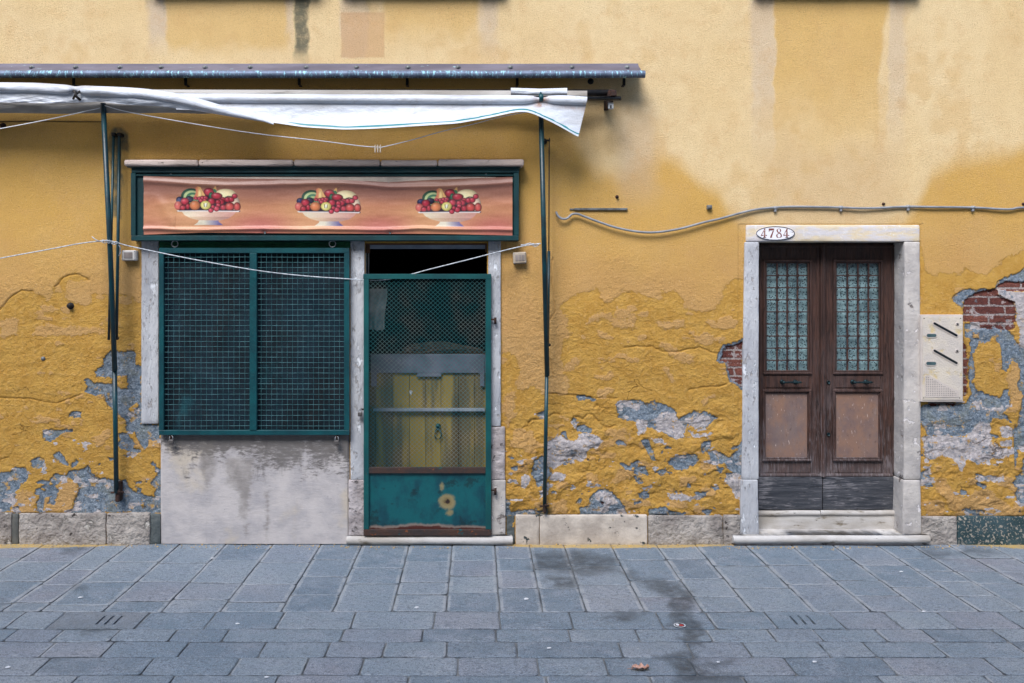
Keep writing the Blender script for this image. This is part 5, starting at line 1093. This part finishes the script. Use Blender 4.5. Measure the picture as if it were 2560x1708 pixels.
# ================================================================ small fittings on the wall
def socket_box(px_,py_,w,h,lab,mat,mat2,two=False,rot=0):
    q=P(px_,py_,-.03); hw=w*S/2; hh_=h*S/2; r=empty('socket_box',(q[0],0,q[2]-hh_),lab,'socket box','weatherproof boxes beside the shop')
    MB().box(-hw+q[0],q[0]+hw,-.045,.002,q[2]-hh_,q[2]+hh_,.006).build('housing',mat,r)
    MB().box(q[0]-hw*.86,q[0]+hw*.86,-.050,-.0455,q[2]-hh_*.85,q[2]+hh_*.85,.0022).build('cover',mat,r)
    if two:
        for s_ in (-.48,.0,.48): MB().box(q[0]+hw*(s_-.2),q[0]+hw*(s_+.2),-.0535,-.0502,q[2]-hh_*.5,q[2]+hh_*.5,.001).build('switch',mat2,r)
    else: MB().box(q[0]-hw*.6,q[0]+hw*.55,-.0535,-.0502,q[2]-hh_*.55,q[2]+hh_*.6,.001).build('window',mat2,r)
    for (a,b) in ((-.86,-.8),(.86,-.8),(-.86,.8),(.86,.8)):
        MB().lathe((q[0]+hw*a*.95,-.0455,q[2]+hh_*b),[(.0028,0),(.0028,-.005),(.0002,-.0052)],'y',8).build('screw',M['steel'],r)
    if rot: r.rotation_euler=(0,rot,0)
socket_box(324,639,36,26,'off white weatherproof box with grey window left of the shop window',M['plastic_white'],M['plastic_grey'])
socket_box(1300,645,33,29,'beige weatherproof box with square switches between door gate and right pole',M['plastic_beige'],M['plastic_grey'],True,math.radians(-3))
# wavy grey cable with clips
cb=empty('wall_cable',P(2000,520,-.02),'thick grey cable clipped in waves across the wall above the house door','cable')
pts=[(1391,531,.0),(1392,534,-.03),(1396,541,-.035),(1405,547,-.035),(1418,546,-.03),(1430,536,-.03),(1444,535,-.03),(1460,541,-.03),(1500,556,-.03),(1540,569,-.03),(1590,579,-.03),(1640,581,-.03),(1700,572,-.028),(1760,556,-.025),(1800,547,-.022),(1850,533,-.020),(1890,524,-.018),(1938,519,-.014),(1990,517,-.016),(2100,519,-.016),(2150,521,-.018),(2200,520,-.016),(2267,517,-.014),(2340,518,-.016),(2430,519,-.014),(2500,523,-.018),(2530,523,-.018),(2560,519,-.016),(2700,518,-.016),(3000,526,-.016)]
pp=[np.array(P(*p)) for p in pts]; o_=[]
for i in range(len(pp)-1):
    p0=pp[max(i-1,0)];p1=pp[i];p2=pp[i+1];p3=pp[min(i+2,len(pp)-1)]
    for t_ in np.linspace(0,1,6,endpoint=False): o_.append(.5*((2*p1)+(-p0+p2)*t_+(2*p0-5*p1+4*p2-p3)*t_*t_+(-p0+3*p1-3*p2+p3)*t_**3))
m=MB(); m.tube(o_,.0078,10); m.build('sheath',M['cable'],cb)
for a,b in ((1938,520),(2102,519),(2270,517),(2432,519)):
    q=P(a,b,-.016); m=MB(); m.tube([(q[0]-.010,-.016,q[2]),(q[0]+.012,-.016,q[2])],.0115,12); m.box(q[0]-.006,q[0]+.008,-.022,.0,q[2]-.026,q[2]-.006,.002); m.build('cable_clip',M['cable'],cb)
q=P(1500,523,-.012); X0=P(1424,523)[0]; X1=P(1568,523)[0]; m=MB(); m.box(X0+.03,X1,-.014,.002,q[2]-.0075,q[2]+.0075,.002); m.box(X0,X0+.05,-.008,.002,q[2]-.005,q[2]+.005,.001); m.build('metal_strip',M['galv'],None,None,'short grey metal strip fixed level on the wall above the cable end','metal strip')
q=P(1774,518,-.02); m=MB(); m.box(q[0]-.017,q[0]+.017,-.024,.002,q[2]-.014,q[2]+.014,.003); m.box(q[0]-.010,q[0]+.010,-.030,-.0245,q[2]-.010,q[2]+.006,.002); m.build('small_clip_box',M['galv'],None,None,'small grey clip box alone on the wall left of the house door','clip')
def bolt(a,b,r,lab,mat='rust',L=.02):
    q=P(a,b,-.01); m=MB(); m.lathe((q[0],.003,q[2]),[(r*1.5,0),(r*1.5,-.005),(r,-.007),(r,-L),(r*.5,-L-.003)],'y',12); m.build('wall_bolt',M[mat],None,None,lab,'bolt','old bolts in the wall')
bolt(1543,492,.008,'small rusty bolt sticking out above the short metal strip'); bolt(2210,510,.007,'small dark bolt just above the cable over the house door'); bolt(2560,510,.007,'rusty bolt above the cable at the right edge'); bolt(175,765,.016,'round dark knob on the peeling wall left of the pole','black_iron',.03)
bolt(1477,203,.014,'dark round plug under the right end of the drip ledge','black_iron',.012); bolt(6,314,.014,'dark rusty bolt under the awning at the left edge','rust',.02); bolt(106,897,.010,'pale old plug in the yellow wall at the left','galv',.008)
# ---------------- letter box and intercom panel
Fi=-.030; X0,Z1=XZ(2302,787,Fi); X1,Z0=XZ(2408,1005,Fi)
ip_=empty('intercom_panel',((X0+X1)/2,0,Z0),'sandy metal intercom panel with two slanted letter slots beside the house door','intercom panel')
MB().box(X0,X1,Fi,.004,Z0,Z1,.003).build('case',M['panel_rim'],ip_)
m=MB(); pbox(m,2306,2405,792,1000,Fi-.004,Fi-.0005,.0015,Fi); m.build('face_plate',M['panel_plate'],ip_)
def capsule(p0,p1,r,y0,y1):
    (x0,z0),(x1,z1)=p0,p1; a=math.atan2(z1-z0,x1-x0); o=[(x1+r*math.cos(a+t),z1+r*math.sin(a+t)) for t in np.linspace(-math.pi/2,math.pi/2,9)]+[(x0+r*math.cos(a+t),z0+r*math.sin(a+t)) for t in np.linspace(math.pi/2,1.5*math.pi,9)]
    return MB().prism(o,y0,y1)
def ringed(p0,p1,r,name,dark,matd):
    a=XZ(*rF([p0])[0],Fi-.006); b=XZ(*rF([p1])[0],Fi-.006); rim=capsule(a,b,r+.006,Fi-.0075,Fi-.004).build(name,M['panel_rim'],ip_)
    capsule(a,b,r,Fi-.0085,Fi-.0076).build(dark,matd,rim)
ringed((1738,680),(1888,762),.0075,'letter_slot','slot_opening',M['dark_hole']); ringed((1738,866),(1888,950),.0075,'letter_slot','slot_opening',M['dark_hole'])
ringed((1695,762),(1740,762),.0105,'name_window','name_glass',M['slot_glass']); ringed((1692,953),(1738,953),.0105,'name_window','name_glass',M['slot_glass'])
for (a,b) in ((1891,683),(1889,867)):
    q=P(*rF([(a,b)])[0],Fi); m=MB(); m.lathe((q[0],Fi-.004,q[2]),[(.0125,0),(.0125,-.003),(.010,-.0035)],'y',16); o2=m.build('call_button',M['panel_rim'],ip_)
    m=MB(); m.lathe((q[0],Fi-.0072,q[2]),[(.0072,0),(.0072,-.003),(.004,-.0045)],'y',14); m.build('button_cap',M['lock'],o2)
sp=[XZ(a,b,Fi-.004) for a,b in rF([(1674,1040),(1680,1032),(1700,1034),(1900,1142),(1906,1160),(1900,1184),(1682,1186),(1672,1178)])]
spk=MB().prism(sp,Fi-.007,Fi-.004).build('speaker_grille',M['panel_rim'],ip_)
m=MB()
for i in range(18):
    for j in range(12):
        zx_,zy_=1686+i*12.4,1050+j*12
        if zy_>1178 or zx_>1896: continue
        lim=1034+(zx_-1700)*.54
        if zy_<lim+14: continue
        q=P(*rF([(zx_,zy_)])[0],Fi-.007); r=.0019; m.prism([(q[0]-r,q[2]-r),(q[0]+r,q[2]-r),(q[0]+r,q[2]+r),(q[0]-r,q[2]+r)],Fi-.0078,Fi-.007)
m.build('speaker_holes',M['dark_hole'],spk)
for a,b in ((2310,796),(2401,796),(2309,995),(2399,995)):
    q=P(a,b,Fi-.004); MB().lathe((q[0],Fi-.003,q[2]),[(.0034,0),(.0034,-.003),(.0003,-.0032)],'y',8).build('screw',M['dark_hole'],ip_)
# ================================================================ paving
def PX(x,y): return VX+(x-CAMX)/S*D/(D+y)
def PYg(y): return VY+(GY-VY)*D/(D+y)
def depth(py_): return D*(GY-VY)/(py_-VY)-D
slabs=[]   # (x0,x1,y0(far,near wall),y1(near camera),frontrow)
cb_=[-420,-300,-160,-30,113,248,326,450,566,683,803,906,1024,1131,1237,1323,1409,1525,1640,1737,1861,1974,2077,2188,2274,2368,2465,2560,2680,2790,2910]
rows={3:[730,845,960],4:[757,888,1030],5:[812,908,1028],6:[757,893,1045],7:[765,890,1022],8:[748,898,1010],9:[762,910,1025],10:[742,858,980],11:[800,905],12:[757,895,978],13:[750,850,965],14:[738,820,933],15:[808,935],16:[785,910],17:[745,885,992],18:[740,870,990],19:[785,933],20:[780,910],21:[745,880,985],22:[782,928],23:[735,820,890,985],24:[735,822,902],25:[735,829,900],26:[740,835,930]}
yR=[depth(v) for v in (1529,1572,1604,1643,1688,1742,1800,1870,1960,2080,2250,2500,2900)]
rr_=random.Random(3)
for i in range(len(cb_)-1):
    x0=(cb_[i]-1280)*S; x1=(cb_[i+1]-1280)*S
    rw=[1120+z/2.6663 for z in rows.get(i,[rr_.choice([740,770,800]),880+rr_.random()*40,985+rr_.random()*30])]
    ds=[.12]+[depth(v) for v in rw]+[yR[0]]
    for a,b in zip(ds[:-1],ds[1:]): slabs.append((x0,x1,a,b,1))
zoomed=lambda f,xs_,yy: [GP(*f([(x,yy)])[0])[0] for x in xs_]
J=[zoomed(rG,[50,325,910,1370,1845],1185)+zoomed(rH,[90,628,1065,1540,2130],1145)+zoomed(rI,[205,605,1045,1420,1780,2200],1145),
   zoomed(rG,[30,340,735,1125,1480,2270],1280)+zoomed(rH,[548,1040,1530,1985],1250)+zoomed(rI,[190,605,915,1330,1650,2120],1240),
   zoomed(rG,[290,695,1205,1735,2175],1365)+zoomed(rH,[295,712,1178,1870],1340)+zoomed(rI,[55,430,940,1240,1700,2240],1320),
   zoomed(rG,[260,970,1555,2030],1470)+zoomed(rH,[145,785,1320,1775],1455)+zoomed(rI,[75,715,1370,2060],1430),
   zoomed(rG,[490,1140,1840],1555)+zoomed(rH,[455,1375,2070],1545)+zoomed(rI,[420,1320,2030],1530)]
for k in range(len(yR)-1):
    if k<len(J): js=sorted(J[k])
    else:
        js=[]; x=-4.2+rr_.random()*.4
        while x<4.4: js.append(x); x+=.38+rr_.random()*.28
    js=sorted(set(js)); 
    while js[0]>-4.6: js.insert(0,js[0]-.42-rr_.random()*.2)
    while js[-1]<4.6: js.append(js[-1]+.42+rr_.random()*.2)
    for a,b in zip(js[:-1],js[1:]):
        slabs.append((a,b,yR[k],yR[k+1],0))
DR=[]
for (a,b) in ((2005,1550),(251,1571)):
    g=GP(a,b); 
    for s in slabs:
        if s[4]==0 and s[0]<g[0]<s[1] and s[3]<g[1]<s[2]: DR.append((s,g)); break
V=[];F=[];AT={'edge':[],'rnd':[],'band':[]}; n0=0
gap=.0020
for s in slabs:
    if any(s is d[0] for d in DR): continue
    x0,x1,ya,yb_,fr=s; x0+=gap;x1-=gap; ya-=gap; yb_+=gap; w=x1-x0; h=ya-yb_
    if w<.02 or h<.02: continue
    near=max(.02,.02+max(0,-2.4-yb_)*.1)
    def ax(L): 
        n=max(2,int(L/near)); return np.concatenate([[0,.0025,.012],np.linspace(.026,L-.026,n) if L>.08 else [L/2],[L-.012,L-.0025,L]])
    u=ax(w); v=ax(h); U,Vv=np.meshgrid(u,v); X=x0+U; Y=ya-Vv
    e=np.minimum(np.minimum(U,w-U),np.minimum(Vv,h-Vv))
    seed=len(V)
    Z=fbm(X*3,Y*3,3,5)*.0028+fbm(X*14,Y*14,3,6)*.0009+(rng.random()-.5)*.003+(U/w-.5)*(rng.random()-.5)*.004+(Vv/h-.5)*(rng.random()-.5)*.004
    Z-=np.where(e<.001,.009,np.where(e<.004,.0014,np.where(e<.014,.0006,0)))*(1+.3*fbm(X*30,Y*30,2,8))
    # edges not quite straight, corners broken
    jx=fbm(X*9,Y*9,3,9)*.0030; jy=fbm(X*9+40,Y*9,3,10)*.0030
    we=np.clip(1-e/.03,0,1); X=X+jx*we; Y=Y+jy*we
    cr=np.clip(1-np.hypot(np.minimum(U,w-U),np.minimum(Vv,h-Vv))/(.010+.012*rng.random()),0,1); X-=np.sign(U-w/2)*cr*.006; Y+=np.sign(Vv-h/2)*cr*.006
    hh_,ww_=X.shape; I=np.arange(hh_*ww_).reshape(hh_,ww_)+n0
    F.append(np.stack([I[:-1,:-1],I[1:,:-1],I[1:,1:],I[:-1,1:]],-1).reshape(-1,4)); V.append(np.stack([X,Y,Z],-1).reshape(-1,3)); n0+=hh_*ww_
    AT['edge'].append(e.reshape(-1)); AT['rnd'].append(np.full(e.size,rng.random()))
    # pale mortar margin mostly along the long joints of the small slabs
    elong=np.minimum(U,w-U); bnd=(.018+.012*rng.random()) if fr else (.004 if rng.random()<.7 else .014)
    AT['band'].append((np.full(e.size,bnd)*np.where((elong<=e+1e-6).reshape(-1),1,.45)))
V=np.concatenate(V); F=np.concatenate(F).astype(np.int32)
me=bpy.data.meshes.new('pavement'); me.vertices.add(len(V)); me.vertices.foreach_set('co',V.astype(np.float32).reshape(-1)); me.loops.add(F.size); me.loops.foreach_set('vertex_index',F.reshape(-1)); me.polygons.add(len(F)); me.polygons.foreach_set('loop_start',np.arange(0,F.size,4,dtype=np.int32))
me.polygons.foreach_set('use_smooth',np.ones(len(F),bool))
qx=PX(V[:,0],V[:,1]); qy=PYg(V[:,1])
wp=[rH([(1280,690),(1500,680),(1830,720),(1860,830),(1600,850),(1300,820)]),rH([(1360,840),(1560,860),(1580,930),(1420,940)]),rH([(1860,800),(2000,860),(2180,880),(2320,940),(2360,1000),(2330,1100),(2420,1200),(2420,1330),(2300,1330),(2220,1150),(2180,1000),(2000,900),(1880,850)]),rH([(1720,1120),(1900,1080),(2050,1110),(1950,1150),(1750,1150)]),
    rH([(2060,1380),(2320,1350),(2420,1440),(2450,1560),(2330,1568),(2200,1420)]),rI([(-20,1360),(60,1420),(120,1490),(400,1500),(430,1568),(-40,1568)]),rG([(400,660),(600,655),(560,690),(420,705)]),rI([(1620,670),(1800,690),(1840,730),(1660,725)]),rI([(1850,670),(2100,680),(2130,715),(1900,715)]),
    rG([(470,1190),(590,1185),(740,1190),(730,1220),(560,1235)]),rG([(480,915),(560,925),(550,945),(490,940)]),rG([(-30,1005),(40,1015),(20,1030),(-30,1025)]),rG([(400,1135),(960,1138),(965,1150),(700,1146)]),rI([(150,1450),(330,1400),(360,1420),(250,1490)]),rH([(1250,790),(1530,810),(1500,830),(1260,805)]),rI([(-60,1080),(60,1090),(40,1180),(-60,1190)])]
wet=union(qx+fbm(qx/30,qy/14,4,3)*22,qy+fbm(qx/30,qy/12,4,4)*10,wp,45)/45*.4
spill=np.minimum(np.interp(qx,[-500,0,250,420,600,1180,1290,1500,1700,1840,1870,2330,2400,2560,3000],[16,12,6,-2,-6,-6,8,12,9,4,-8,-8,2,12,12])-(qy-1360)+0,99)*-.012
for k,a in (('edge',np.concatenate(AT['edge'])),('rnd',np.concatenate(AT['rnd'])),('band',np.concatenate(AT['band'])),('wet',wet),('spill',spill)):
    at=me.attributes.new(k,'FLOAT','POINT'); at.data.foreach_set('value',a.astype(np.float32))
me.update(calc_edges=True); me.validate(); me.materials.append(M['paving'])
pv=bpy.data.objects.new('pavement',me); COL.objects.link(pv); tag(pv,'grey stone slab paving of the street','pavement',None,'structure')
# bed of the joints: one sheet out to the horizon
m=MB(); 
xs_=[-60,-4.6,4.6,60]; ys_=[-60,-9,.15]
m.add([(-60,-60,-.0075),(60,-60,-.0075),(60,.3,-.0075),(-60,.3,-.0075)],[(0,1,2,3)]); m.build('ground',M['joint'],None,(0,0,-.0075),'dark joint bed under the paving','ground',None,'structure')
# crumbs of plaster and grit gathered along the foot of the wall
m=MB()
for k in range(900):
    px_=-300+rng.random()*3200; x=(px_-1280)*S
    if 1830<px_<2330 or 864<px_<1285: yy=-.07-abs(rng.normal())*.03
    else: yy=-.022-abs(rng.normal())*.045
    r=.0018+abs(rng.normal())*.0026; a=rng.random()*6
    v=[(x+r*math.cos(a+t),yy+r*math.sin(a+t),.0015) for t in (0,1.6,3.1,4.7)]+[(x+r*.2,yy,.002+r*(.6+rng.random()))]
    m.add(v,[(0,1,4),(1,2,4),(2,3,4),(3,0,4)])
m.build('plaster_crumbs',std('plaster_crumbs',srgb(200,164,96),srgb(130,130,128),9,rough=.9,bump=(90,.002,3)),None,None,'yellow and grey plaster crumbs scattered along the foot of the wall','debris',None,'stuff')
# two drain slabs with three slots each
for i,(s,g) in enumerate(DR):
    x0,x1,ya,yb_,_=s; x0+=gap;x1-=gap;ya-=gap;yb_+=gap
    sw=.014; sp_=[g[0]-.045,g[0],g[0]+.045]; sl=.062; yc=(ya+yb_)/2
    xs2=sorted([x0,x0+.004,x1-.004,x1]+[p-sw/2 for p in sp_]+[p+sw/2 for p in sp_]); ys2=[yb_,yb_+.004,yc-sl,yc+sl,ya-.004,ya]
    U,Vv=np.meshgrid(xs2,ys2); keep=np.ones((len(ys2)-1,len(xs2)-1),bool)
    for jx in range(len(xs2)-1):
        mx=(xs2[jx]+xs2[jx+1])/2
        if any(abs(mx-p)<sw/2 for p in sp_): keep[2,jx]=False
    e=np.minimum(np.minimum(U-x0,x1-U),np.minimum(Vv-yb_,ya-Vv)); Z=-np.where(e<.001,.008,0.0)
    m=MB(); m.grid(np.stack([U,Vv,Z],-1),False,keep)
    nv=U.size; e=e.reshape(-1)
    ev=[]
    for p in sp_:
        a,b,c,d=p-sw/2,p+sw/2,yc-sl,yc+sl
        m.add([(a,c,0),(b,c,0),(b,d,0),(a,d,0),(a,c,-.0072),(b,c,-.0072),(b,d,-.0072),(a,d,-.0072)],[(0,4,5,1),(1,5,6,2),(2,6,7,3),(3,7,4,0)]); ev+=[.1]*8
        m.add([(a,c,-.0070),(b,c,-.0070),(b,d,-.0070),(a,d,-.0070)],[(0,1,2,3)]); ev+=[.0]*4
    ev=np.concatenate([e,ev]); o=m.build('drain_slab',M['paving'],None,((x0+x1)/2,yc,0),('drain slab with three dark slots in front of the house door','drain slab with three mossy slots at the left foreground')[i],'drain slab','slotted drain slabs',None,{'edge':ev,'rnd':np.full(len(ev),.3+.5*i),'band':np.full(len(ev),.004),'wet':np.full(len(ev),.4 if i==0 else .0),'spill':np.full(len(ev),1.0)},fix=False)
# leaf
g=GP(1601,1676); u=np.linspace(-1,1,17); v=np.linspace(0,1,9); U,Vv=np.meshgrid(u,v)
half=.020*(np.sin((U+1)/2*math.pi)**.6)*(1+.35*np.sin(U*9))+.0005
X=g[0]+U*.040; Yq=g[1]+(Vv-.5)*2*half; Z=.004+.012*np.abs(Vv-.5)*2+.006*np.sin(U*4+1)**2+.003*np.sin(U*11+Vv*5)
m=MB(); m.grid(np.stack([X,Yq,Z],-1)); m.tube([(g[0]-.040,g[1],.009),(g[0]-.058,g[1]+.01,.004)],.0012,5); m.build('fallen_leaf',M['leaf'],None,None,'curled pinkish brown dead leaf lying on the foreground paving','leaf')
# round sticker stuck to the paving
g=GP(1699,1565); st_=empty('round_sticker',(g[0],g[1],.004),'round white sticker with red and black emblem stuck on the paving','sticker')
def disc(r,z,mat,name,dx=0,dy=0,n=24,ry=None,par=None):
    m=MB(); m.add([(g[0]+dx+r*math.cos(a),g[1]+dy+(ry or r)*math.sin(a),z) for a in np.linspace(0,2*math.pi,n,endpoint=False)]+[(g[0]+dx+r*math.cos(a),g[1]+dy+(ry or r)*math.sin(a),z-.0006) for a in np.linspace(0,2*math.pi,n,endpoint=False)],[tuple(range(n))]+[(i,i+n,(i+1)%n+n,(i+1)%n) for i in range(n)]); return m.build(name,mat,par or st_)
disc(.030,.0046,M['gum'],'sticker_disc'); disc(.025,.0052,M['sticker_dark'],'dark_field'); disc(.012,.0058,M['sticker_red'],'red_mark',.008,-.005,12,.009); disc(.009,.0058,M['gum'],'white_mark',-.010,.003,10,.014)
for i,(a,b) in enumerate(((201,1495),(20,1670),(1042,1520),(1316,1500),(1316,1372 if 0 else 1498),(1700+895/2.6663,1120+1430/2.6663),(1700+255/2.6663,1120+1433/2.6663),(1700+1625/2.6663,1120+1095/2.6663),(1700+1475/2.6663,1120+828/2.6663),(666,1695),(594,1561),(1700+1120/2.6663,1120+677/2.6663),(1373,1622),(531,1397))):
    g=GP(a,b); r=.006+.004*rng.random(); n=9; m=MB(); an=np.linspace(0,2*math.pi,n,endpoint=False); ra=r*(.7+.5*rng.random(n))
    m.add([(g[0]+ra[k]*1.4*math.cos(an[k]),g[1]+ra[k]*math.sin(an[k]),.0035) for k in range(n)]+[(g[0]+ra[k]*.9*math.cos(an[k]),g[1]+ra[k]*.6*math.sin(an[k]),.0062) for k in range(n)],[tuple(range(n,2*n))]+[(k,(k+1)%n,(k+1)%n+n,k+n) for k in range(n)])
    m.build('litter_scrap',M['gum'],None,None,'tiny white scrap lying on the grey paving','scrap','white scraps on the paving')
# the house row on the other side of the narrow street: it shuts out the low sky
m=MB(); m.box(-26,26,-13.2,-9.4,-.004,9.5,.02); m.build('opposite_house_row',std('opposite_plaster',srgb(168,158,146),srgb(150,140,128),.6,rough=.9,bump=(3,.01,4)),None,None,'plastered house row across the street','house row',None,'structure')
# ================================================================ sky, sun, camera
w=bpy.data.worlds.new('World'); sc.world=w; w.use_nodes=True; nt=w.node_tree; bg=nt.nodes['Background']
sky=nt.nodes.new('ShaderNodeTexSky'); sky.sky_type='NISHITA'; sky.sun_disc=False; EL=math.radians(50); AZ=math.radians(203)   # compass from +y, clockwise: the sun stands behind the camera
sky.sun_elevation=EL; sky.sun_rotation=AZ; sky.air_density=1.0; sky.dust_density=1.0; sky.ozone_density=2.0
nt.links.new(sky.outputs[0],bg.inputs[0]); bg.inputs[1].default_value=.15
ld=bpy.data.lights.new('sun','SUN'); ld.energy=1.9; ld.angle=math.radians(32); ld.color=(1,.97,.94)
lo=bpy.data.objects.new('sun',ld); COL.objects.link(lo)
from mathutils import Vector
dirv=Vector((math.sin(AZ)*math.cos(EL),math.cos(AZ)*math.cos(EL),math.sin(EL))); lo.rotation_euler=dirv.to_track_quat('Z','Y').to_euler(); lo.location=dirv*10
cd=bpy.data.cameras.new('camera'); cam=bpy.data.objects.new('camera',cd); COL.objects.link(cam); cam.location=(CAMX,-D,CAMZ); cam.rotation_euler=(math.pi/2,0,0)
cd.sensor_width=36; cd.sensor_fit='HORIZONTAL'; cd.lens=36*D/(2560*S); cd.shift_x=(1280-VX)/2560; cd.shift_y=-(854-VY)/2560; cd.clip_start=.05; cd.clip_end=500
sc.camera=cam
vs=sc.view_settings; sc.display_settings.display_device='sRGB'; vs.view_transform='Standard'; vs.look='None'; vs.exposure=1.17; vs.gamma=1.0
sc.cycles.max_bounces=8
